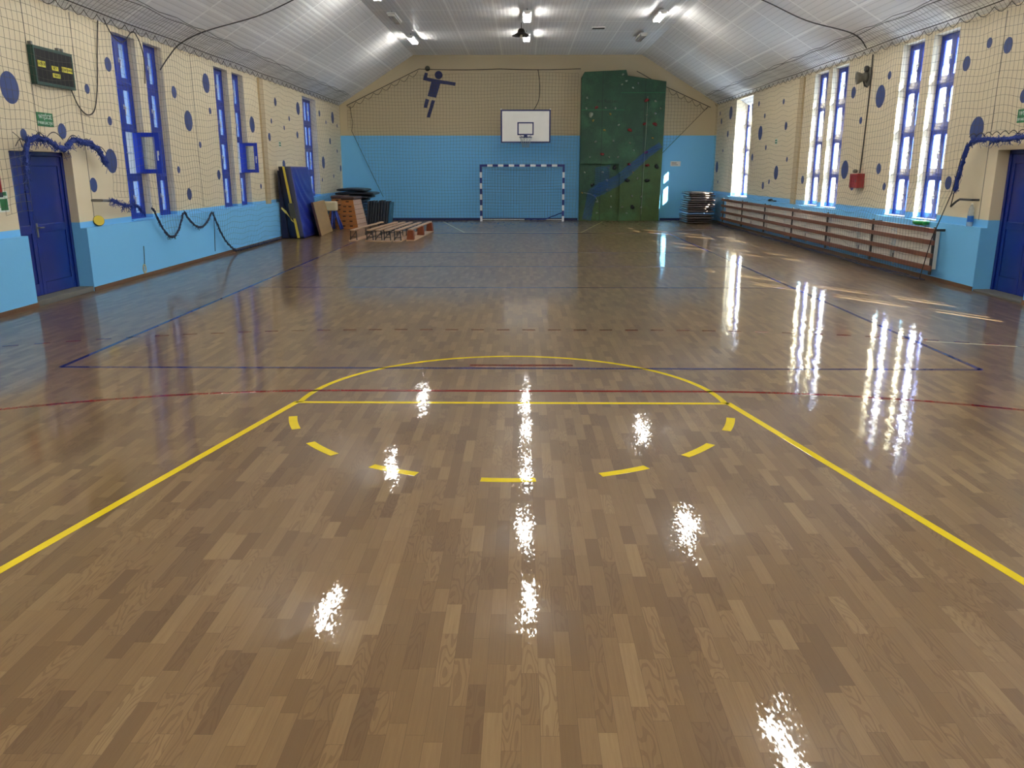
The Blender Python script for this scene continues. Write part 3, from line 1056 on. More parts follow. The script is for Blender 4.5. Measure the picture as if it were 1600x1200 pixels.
# end wall net, left of the climbing wall, and the strip to its right
def end_net(x0, x1, keep, name, label, seed, y=32.40):
    rr = random.Random(seed)
    dx = dz = .12
    def fn(i, j):
        x = x0 + i * dx
        z = 5.46 - j * dz
        zz = z + .016 * math.sin(x * 2.2 + j * .3) + .03 * math.sin(x * .7 + 1) * (z / 5)
        return (x + .01 * math.sin(j * .7), y + .02 * math.sin(x * 1.3 + j * .11), max(zz, .03))
    mb = net_sheet(int((x1 - x0) / dx) + 1, 46, fn, keep, .0032)
    t = thing(name, label, 'net', (x0, y, 0))
    obj('net_mesh', mb, M['net'], t)
    return t
def keep_main(p):
    x, y, z = p
    if z > interp(x, [-6.6, -3.87], [4.22, 5.48]) - .08: return False
    if x < -5.3 and z < interp(x, [-6.47, -5.37], [3.3, .87]): return False
    return True
ne = end_net(-6.6, 2.08, keep_main, 'safety_net', 'dark safety net covering the far wall behind the goal', 8)
topr = [(-6.62, 32.40, 4.22), (-3.87, 32.40, 5.5)]
tr = MB().tube(topr, .012, 5).tube([(-3.87 + q * .6, 32.40, 5.5 - .03 * math.sin(PI * ((q * .6) % 3.0) / 3.0)) for q in range(11)], .012, 5)
tr.tube([(-6.5, 32.40, 4.2), (-6.42, 32.40, 3.6), (-6.47, 32.40, 3.3), (-5.9, 32.40, 2.03), (-5.37, 32.40, .87)], .009, 5)
for q in range(8):
    a = q / 8
    b = (q + 1) / 8
    P = [(-6.6 + 2.7 * (a + (b - a) * e / 6), 32.40, 4.2 + 1.25 * (a + (b - a) * e / 6) - .14 * math.sin(PI * e / 6)) for e in range(7)]
    tr.tube(P, .007, 4, False)
obj('support_rope', tr, M['cable'], ne)
def keep_right(p):
    x, y, z = p
    if z > interp(x, [5.0, 6.9], [4.95, 4.12]): return False
    return z > interp(x, [5.2, 6.9], [2.45, 4.15])
ne2 = end_net(5.3, 6.95, keep_right, 'safety_net', 'corner of dark netting right of the climbing wall', 9)
tr = MB().tube([(4.2, 32.40, 5.42), (5.0, 32.40, 5.0), (7.0, 32.40, 4.14)], .012, 5).tube([(6.9, 32.40, 4.16), (5.28, 32.40, 2.5)], .009, 5)
for q in range(5):
    a = q / 5
    b = (q + 1) / 5
    P = [(5.4 + 1.5 * (a + (b - a) * e / 6), 32.40, 4.8 - .65 * (a + (b - a) * e / 6) - .16 * math.sin(PI * e / 6)) for e in range(7)]
    tr.tube(P, .007, 4, False)
obj('support_rope', tr, M['cable'], ne2)

# bright blue netting pulled across the foot of the climbing wall
yv = 31.86
vpath = [(5.12, 2.78), (4.6, 2.42), (4.1, 1.98), (3.56, 1.5), (3.0, 1.22), (2.62, 1.02), (2.5, .5), (2.42, .04)]
vwid = [.10, .13, .15, .18, .22, .18, .15, .17]
def veil_fn(i, j):
    t = i / 110 * (len(vpath) - 1)
    k = min(int(t), len(vpath) - 2)
    f = t - k
    px = vpath[k][0] * (1 - f) + vpath[k + 1][0] * f
    pz = vpath[k][1] * (1 - f) + vpath[k + 1][1] * f
    w = vwid[k] * (1 - f) + vwid[k + 1] * f
    dx, dz = vpath[k + 1][0] - vpath[k][0], vpath[k + 1][1] - vpath[k][1]
    l = math.hypot(dx, dz)
    u = (j - 8) / 8
    return (px - dz / l * w * u, yv + .03 * math.sin(j * 1.3 + i * .1), max(.02, pz + dx / l * w * u + .01 * math.sin(i * .9 + j)))
veil = thing('gathered_net', 'bright blue gathered net slanting across the green climbing wall', 'net', (2.45, yv, 0))
obj('net_mesh', net_sheet(111, 17, veil_fn, lambda p: True, .0024), M['net_veil'], veil)
def veil2(i, j):
    return (2.72 + i * .06 * (1 - j * .012), yv + .01 + .02 * math.sin(i), 1.95 - j * .07 + i * .012)
obj('net_flap', net_sheet(10, 14, veil2, lambda p: True, .003), M['net_veil'], veil)

# rolls of netting tied up over the doors
o = bunch([(-6.76, 11.45, 1.75), (-6.76, 11.5, 2.05), (-6.76, 11.62, 2.27), (-6.76, 11.85, 2.31), (-6.76, 12.12, 2.28), (-6.76, 12.36, 2.19), (-6.76, 12.52, 2.16), (-6.76, 12.66, 2.24), (-6.76, 12.82, 2.31), (-6.76, 13.05, 2.29), (-6.76, 13.3, 2.27), (-6.76, 13.5, 2.2), (-6.76, 13.62, 2.1), (-6.76, 13.72, 1.95)], .05, 21, 220)
b1 = solo('gathered_net', o, M['net_blue'], 'dark blue gathered net looped over the left door', 'net')
lp = MB()
for a, b, z in ((11.3, 11.6, 2.3), (11.75, 12.05, 2.4), (12.05, 12.5, 2.42), (12.6, 13.0, 2.4), (13.0, 13.35, 2.36), (13.4, 13.75, 2.25)):
    lp.tube([(-6.75, a + (b - a) * q / 8, z - .12 + .1 * math.sin(PI * q / 8)) for q in range(9)], .007, 4, False)
lp.tube([(-6.75, 11.28, 2.36), (-6.75, 11.4, 2.3), (-6.75, 11.55, 2.0)], .006, 4, False)
obj('tie_loops', lp, M['cable'], b1)
o = bunch([(7.09, 11.9, 2.33), (7.09, 12.4, 2.32), (7.09, 12.9, 2.31), (7.09, 13.3, 2.33), (7.09, 13.6, 2.32), (7.09, 13.73, 2.25), (7.09, 13.8, 2.1), (7.09, 13.86, 1.9), (7.09, 13.91, 1.72), (7.09, 13.94, 1.55)], .045, 22, 160)
b2 = solo('gathered_net', o, M['net_blue'], 'dark blue gathered net draped over the right door', 'net')
lp = MB()
for k in range(8):
    a = 11.95 + k * .22
    lp.tube([(7.08, a + .22 * q / 6, 2.38 + .05 * math.sin(PI * q / 6)) for q in range(7)], .007, 4, False)
obj('tie_loops', lp, M['cable'], b2)
obj('tail_cord', MB().tube([(7.08, 13.94, 1.55), (7.09, 14.02, 1.3)], .009, 4), M['cable'], b2)
# wall brackets and the net resting on one of them
br = MB().tube([(-6.93, 13.45, 1.4), (-6.76, 13.45, 1.4), (-6.76, 13.72, 1.385)], .022, 8)
solo('wall_bracket', br, M['steel'], 'short grey bracket holding up net above the yellow disc', 'bracket')
o = bunch([(-6.72, 13.68, 1.40), (-6.72, 13.95, 1.33), (-6.72, 14.2, 1.28), (-6.72, 14.45, 1.3), (-6.72, 14.62, 1.24), (-6.72, 14.8, 1.13)], .03, 23, 110, .09)
solo('gathered_net', o, M['net_blue'], 'knotted dark net bundle resting on the short grey bracket', 'net')
br = MB().tube([(7.1, 14.04, 1.29), (7.12, 13.93, 1.37), (7.14, 13.86, 1.41), (7.2, 13.6, 1.41), (7.3, 13.56, 1.41)], .018, 8)
solo('wall_bracket', br, M['dark_steel'], 'bent dark bracket above the plastic bottle', 'bracket')

# loose cables
def cable(pts, r, label):
    ps = []
    V = [Vector(p) for p in pts]
    n = len(V)
    for i in range(n - 1):
        p0, p1, p2, p3 = V[max(i - 1, 0)], V[i], V[i + 1], V[min(i + 2, n - 1)]
        for q in range(6):
            t = q / 6
            ps.append(.5 * ((2 * p1) + (p2 - p0) * t + (2 * p0 - 5 * p1 + 4 * p2 - p3) * t * t + (3 * p1 - p0 - 3 * p2 + p3) * t ** 3))
    ps.append(V[-1])
    return solo('hanging_cable', MB().tube(ps, r, 6), M['cable'], label, 'cable')
cable([(-4.3, 19.4, 5.8), (-5.03, 19.0, 5.34), (-5.6, 18.56, 4.99), (-6.31, 17.52, 4.55), (-6.72, 17.21, 4.28), (-6.85, 16.9, 4.0), (-6.9, 16.55, 3.72)], .012, 'dark cable sweeping from the left ceiling slope down to the first windows')
cable([(4.6, 19.9, 5.8), (5.31, 19.45, 5.4), (6.03, 19.0, 4.96), (6.68, 18.01, 4.55), (7.05, 18.18, 4.3)], .012, 'dark cable sweeping along the right ceiling slope')
cable([(7.27, 18.36, 4.2), (7.28, 18.37, 3.4), (7.28, 18.4, 2.5), (7.27, 18.42, 1.81)], .014, 'dark cable running down the right wall to the red cabinet')
cable([(-6.9, 14.3, 4.22), (-6.9, 14.15, 3.7), (-6.9, 14.03, 3.2), (-6.9, 13.85, 2.82), (-6.9, 13.6, 2.72), (-6.9, 13.35, 2.84), (-6.88, 13.15, 3.07)], .01, 'dark cable looping from the scoreboard up the left wall')
cable([(-6.76, 14.2, 4.24), (-6.78, 14.5, 4.02), (-6.8, 14.9, 3.98), (-6.78, 15.3, 4.2), (-6.85, 15.75, 3.9), (-6.9, 15.82, 3.4)], .009, 'dark cable drooping across the top of the left window nearest the door')

# ------------------------------------------------------------------ ceiling lights and fittings
def make_light(name, x, y, z, lit, label, tilt):
    t = thing(name, label, 'ceiling light', (x, y, z), 'fluorescent ceiling lights')
    obj('batten', MB().box(x - .115, x + .115, y - .64, y + .64, z + .045, z + .10), M['reflector'], t, bevel=.008)
    for q in (-.45, .45):
        obj('hanger', MB().tube([(x, y + q, z + .10), (x, y + q, min(6.0, slope(x)))], .012, 6), M['steel'], t)
    for q in (-.61, .61):
        obj('lamp_holder', MB().box(x - .085, x + .085, y + q - .012, y + q + .012, z + .005, z + .05), M['white'], t)
    for q in (-.07, .07):
        obj('tube', MB().tube([(x + q, y - .6, z + .02), (x + q, y + .6, z + .02)], .019, 8), M['tube' if lit else 'tube_off'], t, smooth=True)
    return t
ordn = ['nearest the far wall', 'second from the far wall', 'third from the far wall', 'fourth from the far wall', 'fifth from the far wall', 'sixth from the far wall', 'added unseen fill, seventh from the far wall', 'added unseen fill, eighth from the far wall', 'added unseen fill, nearest the rear wall']
ZT = 5.83  # last three per row are unseen, added to brighten the near floor and ceiling
for row, x, ys, word in (('middle', .1, [(27.5, 1), (23.95, 1), (20.4, 1), (16.9, 1), (13.4, 1), (9.9, 0), (6.2, 1), (2.7, 1), (-.8, 1)], 'middle row'),
                         ('left', -3.52, [(28.0, 1), (24.2, 0), (20.9, 1), (17.4, 0), (13.4, 1), (9.9, 0), (6.2, 1), (2.7, 1), (-.8, 1)], 'left row'),
                         ('right', 3.68, [(27.6, 0), (23.95, 1), (20.4, 0), (16.9, 1), (13.4, 0), (9.9, 1), (6.2, 1), (2.7, 1), (-.8, 1)], 'right row')):
    for k, (y, lit) in enumerate(ys):
        make_light('ceiling_light', x, y, ZT, lit, '%s fluorescent ceiling light, %s in the %s' % ('glowing' if lit else 'unlit', ordn[k], word), 0)

t = thing('pendant_lamp', 'dark bell-shaped lamp hanging below the middle ceiling lights', 'lamp', (-.06, 25.6, 5.62))
lp = MB().lathe([(.03, .2), (.07, .19), (.10, .14), (.11, .09), (.17, .05), (.27, 0), (.265, -.01), (.15, .03), (.02, .07)], (-.06, 25.6, 5.64), 28)
obj('lamp_shade', lp, M['bronze'], t, smooth=True)
obj('hanging_rod', MB().tube([(-.06, 25.6, 5.83), (-.06, 25.6, 6.0)], .012, 6), M['bronze'], t)
obj('bulb', MB().lathe([(.0, -.08), (.03, -.07), (.045, -.03), (.03, .02), (.015, .05)], (-.06, 25.6, 5.64), 12), M['white'], t, smooth=True)
t = thing('ceiling_vent', 'small dark vent plate in the flat ceiling, right of the pendant lamp', 'vent', (2.24, 26.45, 5.95))
obj('vent_frame', MB().box(2.04, 2.44, 26.35, 26.55, 5.965, 6.0), M['reflector'], t)
obj('vent_grille', MB().box(2.06, 2.42, 26.345, 26.53, 5.955, 5.97), M['hole'], t)

# ------------------------------------------------------------------ things on the left wall
R3, U3, N3 = (0, 1, 0), (0, 0, 1), (1, 0, 0)
t = thing('scoreboard', 'dark green scoreboard with black face and yellow labels above the left door', 'scoreboard', (XL, 12.2, 3.05))
cs = MB()
fx = XL + .085
cs.box(XL, fx, 12.2, 13.24, 3.05, 3.09).box(XL, fx, 12.2, 13.24, 3.53, 3.57).box(XL, fx, 12.2, 12.23, 3.09, 3.53).box(XL, fx, 13.21, 13.24, 3.09, 3.53).box(XL, XL + .02, 12.23, 13.21, 3.09, 3.53)
obj('case', cs, M['teal'], t, bevel=.004)
obj('display_face', MB().box(XL + .02, fx - .006, 12.23, 13.21, 3.09, 3.53), M['board_black'], t)
for body, y, z, w, h, sz in (('GOŚCIE', 12.38, 3.335, .19, .085, .052), ('SETY', 12.72, 3.31, .17, .06, .055), ('FAULE', 12.74, 3.21, .2, .06, .055), ('GOSPODARZE', 13.05, 3.32, .29, .075, .046)):
    pl = obj('name_plate', MB().box(fx - .006, fx - .002, y - w / 2, y + w / 2, z - h / 2, z + h / 2), M['label_yellow'], t)
    obj('lettering', text_mesh(body, sz, (fx - .001, y, z), R3, U3, N3, .001), M['ink'], pl)
for y in (12.25, 12.95, 13.05):
    obj('mounting_hook', MB().box(XL, XL + .05, y - .02, y + .02, 3.57, 3.62), M['steel'], t)

def exit_sign(X, s, y, z, label, w=.42, h=.19):
    t = thing('exit_sign', label, 'sign', (X, y, z))
    obj('sign_plate', MB().box(X, X + s * .008, y - w / 2, y + w / 2, z - h / 2, z + h / 2), M['sign_green'], t)
    R = (0, 1, 0) if s > 0 else (0, -1, 0)
    for body, dz, sz in (('WYJŚCIE', .035, .085), ('EWAKUACYJNE', -.05, .058)):
        obj('lettering', text_mesh(body, sz, (X + s * .009, y, z + dz), R, U3, (s, 0, 0), .001), M['sign_white'], t)
    return t
exit_sign(XL, 1, 12.41, 2.58, 'green emergency exit sign below the scoreboard')
exit_sign(XR, -1, 12.62, 2.64, 'green emergency exit sign above the right door')
def small_sign(X, s, y, z, label):
    t = thing('exit_sign', label, 'sign', (X, y, z))
    obj('sign_plate', MB().box(X, X + s * .008, y - .1, y + .1, z - .07, z + .07), M['sign_white'], t)
    bars = MB()
    for dz in (-.035, .03):
        bars.box(X + s * .008, X + s * .010, y - .09, y + .09, z + dz - .022, z + dz + .022)
    obj('green_field', bars, M['sign_green'], t)
small_sign(XL, 1, 24.31, 2.59, 'tiny green and white sign on the left wall beyond the pilaster')
small_sign(XR, -1, 24.79, 2.67, 'tiny green and white sign on the right wall between far windows')
t = thing('wall_sign', 'pale green sign low on the wall left of the left door', 'sign', (XL, 11.05, 1.45))
obj('sign_plate', MB().box(XL, XL + .008, 10.82, 11.24, 1.33, 1.6), M['sign_white'], t)
fg = MB().box(XL + .008, XL + .010, 11.06, 11.22, 1.35, 1.5).box(XL + .008, XL + .010, 10.84, 11.22, 1.54, 1.59)
obj('green_field', fg, M['sign_green'], t)
t = thing('fire_extinguisher', 'dark red extinguisher cylinder hanging at the left edge beside the left door', 'extinguisher', (-6.85, 10.9, 1.5))
obj('cylinder', MB().lathe([(.05, 0), (.07, .02), (.07, .42), (.04, .48), (.025, .5)], (-6.85, 10.9, 1.58), 16), M['red_box'], t, smooth=True)
obj('base_ring', MB().lathe([(.072, 0), (.072, .06)], (-6.85, 10.9, 1.53), 16), M['black'], t)
obj('hose_head', MB().tube([(-6.85, 10.9, 2.08), (-6.85, 10.9, 2.14), (-6.8, 10.95, 2.16)], .02, 8), M['black'], t)
# flat yellow disc leaning on the ledge
t = thing('rubber_disc', 'yellow disc with dark rim leaning on the left ledge beside the door', 'disc', (-6.87, 13.48, ZL))
ax = Vector((.62, -.62, .30)).normalized()
oc = Vector((-6.872, 13.48, ZL + .088))
obj('disc_body', MB().lathe([(.05, -.035), (.085, -.03), (.088, 0), (.085, .012)], oc, 28, ax), M['black'], t, smooth=False)
obj('disc_face', MB().lathe([(.082, .012), (.08, .018), (.02, .018)], oc, 28, ax), M['disc_yellow'], t)
obj('disc_knob', MB().lathe([(.015, .018), (.014, .03)], oc + Vector((.02, .05, .02)), 12, ax), M['black'], t)
# floor ring with a cord
t = thing('wall_ring', 'small metal ring on a dark cord low on the blue left wall', 'ring', (WL, 14.8, .1))
obj('cord', MB().tube([(WL + .012, 14.86, .55), (WL + .012, 14.84, .35), (WL + .014, 14.81, .2)], .006, 5), M['cable'], t)
obj('ring', MB().tube([(WL + .012, 14.8 + .05 * math.sin(a * .524), .15 + .075 * math.cos(a * .524)) for a in range(13)], .011, 6), M['horse'], t)

# ------------------------------------------------------------------ crash mats, board, vault boxes on the left
t = thing('crash_mat', 'big blue crash mat leaning on the left wall with a yellow strap', 'mat', (-6.3, 24.4, 0))
def mat_pt(u, v, w):
    """u along the wall, v up the mat, w through it"""
    xb = -6.57 + (-6.76 + 6.57) * v / 1.97
    xf = -6.16 + (-6.43 + 6.16) * v / 1.97
    return (xb + (xf - xb) * w, 23.42 + u, v)
mb = MB()
nu, nv = 26, 28
rr = random.Random(4)
fr, bk = {}, {}
for i in range(nu + 1):
    for j in range(nv + 1):
        u, v = 1.95 * i / nu, .01 + 1.96 * j / nv
        e = min(i, nu - i, j, nv - j) / 3
        bulge = .025 * min(1, e)
        # slack cover hanging in curved folds
        cxu, czv = 1.5, 2.2
        rdist = math.hypot((u - cxu) * 1.0, (v - czv))
        fold = .028 * math.sin(rdist * 17 + .8 * math.sin(u * 3)) * max(0, min(1, e)) * max(0, min(1, (1.5 - abs(v - .8)) )) * min(1, max(0, rdist - .55) * 2)
        p = Vector(mat_pt(u, v, 1)) + Vector((bulge + fold, 0, 0))
        fr[i, j] = len(mb.v); mb.v.append(tuple(p))
for i in range(nu + 1):
    for j in range(nv + 1):
        u, v = 1.95 * i / nu, .01 + 1.96 * j / nv
        bk[i, j] = len(mb.v); mb.v.append(mat_pt(u, v, 0))
for i in range(nu):
    for j in range(nv):
        mb.face((fr[i, j], fr[i + 1, j], fr[i + 1, j + 1], fr[i, j + 1]))
        mb.face((bk[i, j], bk[i, j + 1], bk[i + 1, j + 1], bk[i + 1, j]))
mb.cur = 1
for j in range(nv):
    mb.face((fr[0, j], fr[0, j + 1], bk[0, j + 1], bk[0, j]))
    mb.face((fr[nu, j], bk[nu, j], bk[nu, j + 1], fr[nu, j + 1]))
mb.cur = 0
for i in range(nu):
    mb.face((fr[i, nv], fr[i + 1, nv], bk[i + 1, nv], bk[i, nv]))
    mb.face((fr[i, 0], bk[i, 0], bk[i + 1, 0], fr[i + 1, 0]))
obj('cover', mb, [M['mat_blue'], M['mat_navy']], t, smooth=True)
st = MB()
def sidep(v, w, out=.012):
    p = Vector(mat_pt(0, v, w)); p.y -= out
    return p
def side_bar(v0, w0, v1, w1, hw, out0, out1):
    A = [sidep(v0, w0 - hw, out0), sidep(v0, w0 + hw, out0), sidep(v1, w1 + hw, out0), sidep(v1, w1 - hw, out0)]
    B = [sidep(v0, w0 - hw, out1), sidep(v0, w0 + hw, out1), sidep(v1, w1 + hw, out1), sidep(v1, w1 - hw, out1)]
    return A + B
st.hexa(side_bar(.02, .62, .62, .57, .085, 0, .015))
st.hexa(side_bar(.9, .52, 1.97, .42, .085, 0, .015))
o = obj('strap', st, M['yellow'], t); o['label'] = 'yellow strap down the side of the mat'
st = MB(); st.hexa(side_bar(.56, .52, .98, .50, .2, 0, .03))
obj('strap_flap', st, M['greyball'], t)
st = MB()
st.hexa([sidep(.50, .38, .03), sidep(.46, .5, .03), sidep(.73, .02, .03), sidep(.78, .06, .03), sidep(.50, .38, .07), sidep(.46, .5, .07), sidep(.73, .02, .07), sidep(.78, .06, .07)])
st.hexa([sidep(.70, .02, .03), sidep(.76, .1, .03), sidep(.87, -.2, .03), sidep(.83, -.24, .03), sidep(.70, .02, .06), sidep(.76, .1, .06), sidep(.87, -.2, .06), sidep(.83, -.24, .06)])
obj('strap_end', st, M['pale_yellow'], t)
solo('gap_shade_wedge', MB().prism([(-6.81, .005), (-6.60, .005), (-6.775, 1.86), (-6.81, 1.86)], 'y', 23.46, 25.3), M['mat_navy'], 'dark navy wedge standing in for shade between the blue crash mat and left wall', 'mat', bevel=.015)  # dark wedge put into the gap as its shadow

t = thing('vault_board', 'tan plywood board leaning against the front of the blue crash mat', 'board', (-5.95, 25.3, 0))
bd = MB()
bd.hexa([(-5.93, 24.32, .005), (-5.885, 24.32, .005), (-6.02, 26.4, .005), (-6.065, 26.4, .005), (-6.125, 24.32, .96), (-6.08, 24.32, .96), (-6.24, 26.4, .96), (-6.285, 26.4, .96)])
obj('panel', bd, M['board'], t, bevel=.004)
eg = MB().hexa([(-5.935, 24.27, .004), (-5.88, 24.27, .004), (-5.88, 24.32, .004), (-5.935, 24.32, .004), (-6.13, 24.27, .965), (-6.075, 24.27, .965), (-6.075, 24.32, .965), (-6.13, 24.32, .965)])
o = obj('edge_strip', eg, M['leather'], t); o['label'] = 'dark red brown edge'

def vault_box(label):
    """tapering box of six tiers, local axes, long side along y"""
    t = thing('vault_box', label, 'vaulting box', (0, 0, 0), 'wooden vaulting boxes')
    H, n = .93, 6
    wb, wt, lb, lt = .36, .19, .62, .50
    for k in range(n):
        z0, z1 = H * k / n + .004, H * (k + 1) / n - .004
        f0, f1 = z0 / H, z1 / H
        a0, a1 = wb + (wt - wb) * f0, wb + (wt - wb) * f1
        b0, b1 = lb + (lt - lb) * f0, lb + (lt - lb) * f1
        mb = MB()
        mb.hexa([(-a0, -b0, z0), (a0, -b0, z0), (a0, b0, z0), (-a0, b0, z0), (-a1, -b1, z1), (a1, -b1, z1), (a1, b1, z1), (-a1, b1, z1)])
        mb.mi = [0, 0, 0, 1, 0, 1]
        tier = obj('tier', mb, [M['vault'], M['vault_side']], t, bevel=.006)
        zc = (z0 + z1) / 2 + .02
        yb = -(lb + (lt - lb) * zc / H)
        for q in ((-.35, .35) if k < n - 1 else (0.0,)):
            xc = q * a0
            obj('hand_hole', MB().box(xc - .05, xc + .05, yb - .004, yb + .006, zc - .017, zc + .017), M['hole'], tier)
    top = MB().box(-wt - .03, wt + .03, -lt - .03, lt + .03, H, H + .1)
    o = obj('padded_top', top, M['leather'], t, bevel=.035, seg=3)
    return t
v1 = vault_box('wooden vaulting box standing in front, beside the upturned benches')
v1.location = (-5.70, 27.95, 0); v1.rotation_euler = (0, 0, -.07)
v2 = copy_tree(v1)
tag(v2, 'wooden vaulting box half hidden behind the white topped buck', 'vaulting box')
v2.location = (-6.35, 29.22, 0); v2.rotation_euler = (0, 0, 0)

t = thing('vaulting_buck', 'cream vaulting buck on splayed blue legs beside the tan board', 'vaulting buck', (-5.95, 27.0, 0))
obj('padded_body', MB().box(-6.55, -5.99, 26.85, 27.2, .60, .90), M['horse'], t, bevel=.05, seg=3)
for xa, ya, xb, yb in ((-6.12, 26.92, -6.14, 26.72), (-6.06, 26.95, -5.84, 26.78), (-6.12, 27.12, -6.16, 27.24), (-6.06, 27.12, -5.88, 27.24)):
    obj('leg', MB().tube([(xa, ya, .62), (xb, yb, .02)], .032, 8), M['blue_tube'], t, smooth=True)

# pile of dark folded mats at the back
def slab(name, x0, x1, y0, y1, z0, z1, m, label, group, wob=.02, seed=0, parent=None):
    """soft mat with sagging edges"""
    rr = random.Random(seed)
    mb = MB()
    nx, ny = 12, 8
    ph = (1.3, 4.0)
    top, bot = {}, {}
    for i in range(nx + 1):
        for j in range(ny + 1):
            x = x0 + (x1 - x0) * i / nx
            y = y0 + (y1 - y0) * j / ny
            w = wob * (math.sin(x * 4 + ph[0]) * .6 + math.sin(y * 3.1 + ph[1]) * .4)
            e = .25 if (i in (0, nx) or j in (0, ny)) else 0
            h = z1 - z0
            top[i, j] = len(mb.v); mb.v.append((x, y, z1 + w - e * h))
            bot[i, j] = len(mb.v); mb.v.append((x, y, max(z0 + w + e * h, .001)))
    for i in range(nx):
        for j in range(ny):
            mb.face((top[i, j], top[i + 1, j], top[i + 1, j + 1], top[i, j + 1]))
            mb.face((bot[i, j], bot[i, j + 1], bot[i + 1, j + 1], bot[i + 1, j]))
    for i in range(nx):
        mb.face((top[i, 0], bot[i, 0], bot[i + 1, 0], top[i + 1, 0]))
        mb.face((top[i, ny], top[i + 1, ny], bot[i + 1, ny], bot[i, ny]))
    for j in range(ny):
        mb.face((top[0, j], top[0, j + 1], bot[0, j + 1], bot[0, j]))
        mb.face((top[nx, j], bot[nx, j], bot[nx, j + 1], top[nx, j + 1]))
    o = obj(name, mb, m, parent, smooth=True)
    return tag(o, label, 'mat', group)
nth = ['topmost', 'second from the top', 'third from the top', 'fourth from the top', 'fifth from the top', 'sixth from the top', 'seventh from the top', 'eighth from the top', 'ninth from the top', 'tenth from the top', 'eleventh from the top', 'twelfth from the top', 'thirteenth from the top', 'fourteenth from the top']
rr = random.Random(31)
nm = 11
for k in range(nm):
    z0 = .012 + k * .108 + .014 * max(0, k - nm + 4)
    sh = rr.uniform(-.1, .1) - (.05 if k < 7 else 0)
    xr = -5.42 - (.26 if k < 8 else 0) + sh - (.16 if k == nm - 1 else 0)
    xl = -6.69 + (.08 if k == nm - 1 else rr.uniform(0, .05))
    slab('gym_mat', xl, xr, 29.9, 31.4, z0, z0 + .10, M['mat_slate'] if k in (3, 5, 6) else M['mat_black'],
         'floppy dark gym mat in the far left corner, %s of its pile' % nth[nm - 1 - k].replace(' from the top', ' down').replace('from', 'from'), 'dark mats piled in the corner', .006 + .022 * max(0, k - nm + 4) / 3, k)

# dark folded mats standing on edge beside the pile
rr = random.Random(5)
sord = ['first', 'second', 'third', 'fourth', 'fifth', 'sixth', 'seventh', 'eighth', 'ninth']
for k in range(9):
    x = -5.16 + (k - 4) * .098
    h = .80 + rr.uniform(-.03, .04)
    y0 = 29.5 + rr.uniform(-.04, .04)
    lean = .10
    mb = MB().hexa([(x, y0, .004), (x + .075, y0, .004), (x + .075, y0 + .62, .004), (x, y0 + .62, .004), (x + lean - .02, y0 + .1, h), (x + lean + .05, y0 + .1, h), (x + lean + .05, y0 + .7, h), (x + lean - .02, y0 + .7, h)])
    last = k == 8
    solo('folding_mat', mb, M['mat_teal'] if last else M['mat_black'],
         'teal folding mat standing on edge at the right end of the dark upright row' if last else 'dark folding mat standing on edge, %s from the vaulting boxes' % sord[k], 'mat', 'mats standing on edge', bevel=.015)

# upturned benches
def bench(label, brown):
    """upside down: seat on the floor, narrow beam on top, runs along y"""
    t = thing('gym_bench', label, 'bench', (0, 0, 0), 'upturned gym benches')
    L = 3.6
    obj('seat', MB().box(-.11, .11, 0, L, .002, .036), M['bench'], t, bevel=.005)
    obj('beam', MB().box(-.05, .05, 0, L, .29, .325), M['bench'], t, bevel=.005)
    for y in (.12, L / 2, L - .12):
        lg = MB()
        if brown:
            lg.prism([(-.10, .036), (.10, .036), (.075, .29), (-.075, .29)], 'y', y - .1, y + .1)
            obj('leg', lg, M['bench_leg'], t, bevel=.006)
        else:
            lg.tube([(-.09, y, .036), (-.075, y, .285)], .014, 6).tube([(.09, y, .036), (.075, y, .285)], .014, 6).tube([(-.085, y, .12), (.085, y, .12)], .01, 6)
            lg.tube([(-.085, y, .06), (.08, y, .27)], .009, 6)
            lg.box(-.08, .08, y - .03, y + .03, .275, .29)
            obj('leg', lg, M['dark_steel'], t)
    return t
b0 = bench('upturned gym bench with dark metal legs, nearest the vaulting boxes', False)
b0.location = (-4.60, 22.45, 0); b0.rotation_euler = (0, 0, -.06)
for k, x in enumerate((-4.15, -3.90, -3.66, -3.37)):
    b = copy_tree(b0)
    tag(b, 'upturned gym bench with dark metal legs, %s from the vaulting boxes' % sord[k + 1])
    b.location = (x, 22.42 - k * .06, 0); b.rotation_euler = (0, 0, -.06 + k * .002)
b6 = bench('upturned gym bench with brown wooden legs, at the open side of the row', True)
b6.location = (-3.06, 22.6, 0); b6.rotation_euler = (0, 0, -.045)

# ------------------------------------------------------------------ goal
GX, GY = -.025, 31.6
t = thing('handball_goal', 'handball goal with blue and white striped posts by the far wall', 'goal', (GX, GY, 0))
def striped(p0, p1, first, segs, hw=.04):
    mb = MB()
    a, b = Vector(p0), Vector(p1)
    for k in range(segs):
        q0, q1 = a.lerp(b, k / segs), a.lerp(b, (k + 1) / segs)
        mb.cur = (k + first) % 2
        if abs((b - a).z) > .1:
            mb.box(q0.x - hw, q0.x + hw, q0.y - hw, q0.y + hw, q0.z, q1.z)
        else:
            mb.box(q0.x, q1.x, q0.y - hw, q0.y + hw, q0.z - hw, q0.z + hw)
    return mb
for s in (-1, 1):
    obj('post', striped((GX + s * 1.54, GY, 0), (GX + s * 1.54, GY, 1.8), 0, 9), [M['goal_white'], M['goal_blue']], t)
cb = striped((GX - 1.3, GY, 2.04), (GX + 1.3, GY, 2.04), 0, 13)
cb.cur = 1
for s in (-1, 1):
    cb.box(GX + s * 1.3, GX + s * 1.58, GY - .04, GY + .04, 2.0, 2.08)
    cb.box(GX + s * 1.5, GX + s * 1.58, GY - .04, GY + .04, 1.8, 2.0)
obj('crossbar', cb, [M['goal_white'], M['goal_blue']], t)
fb = MB()
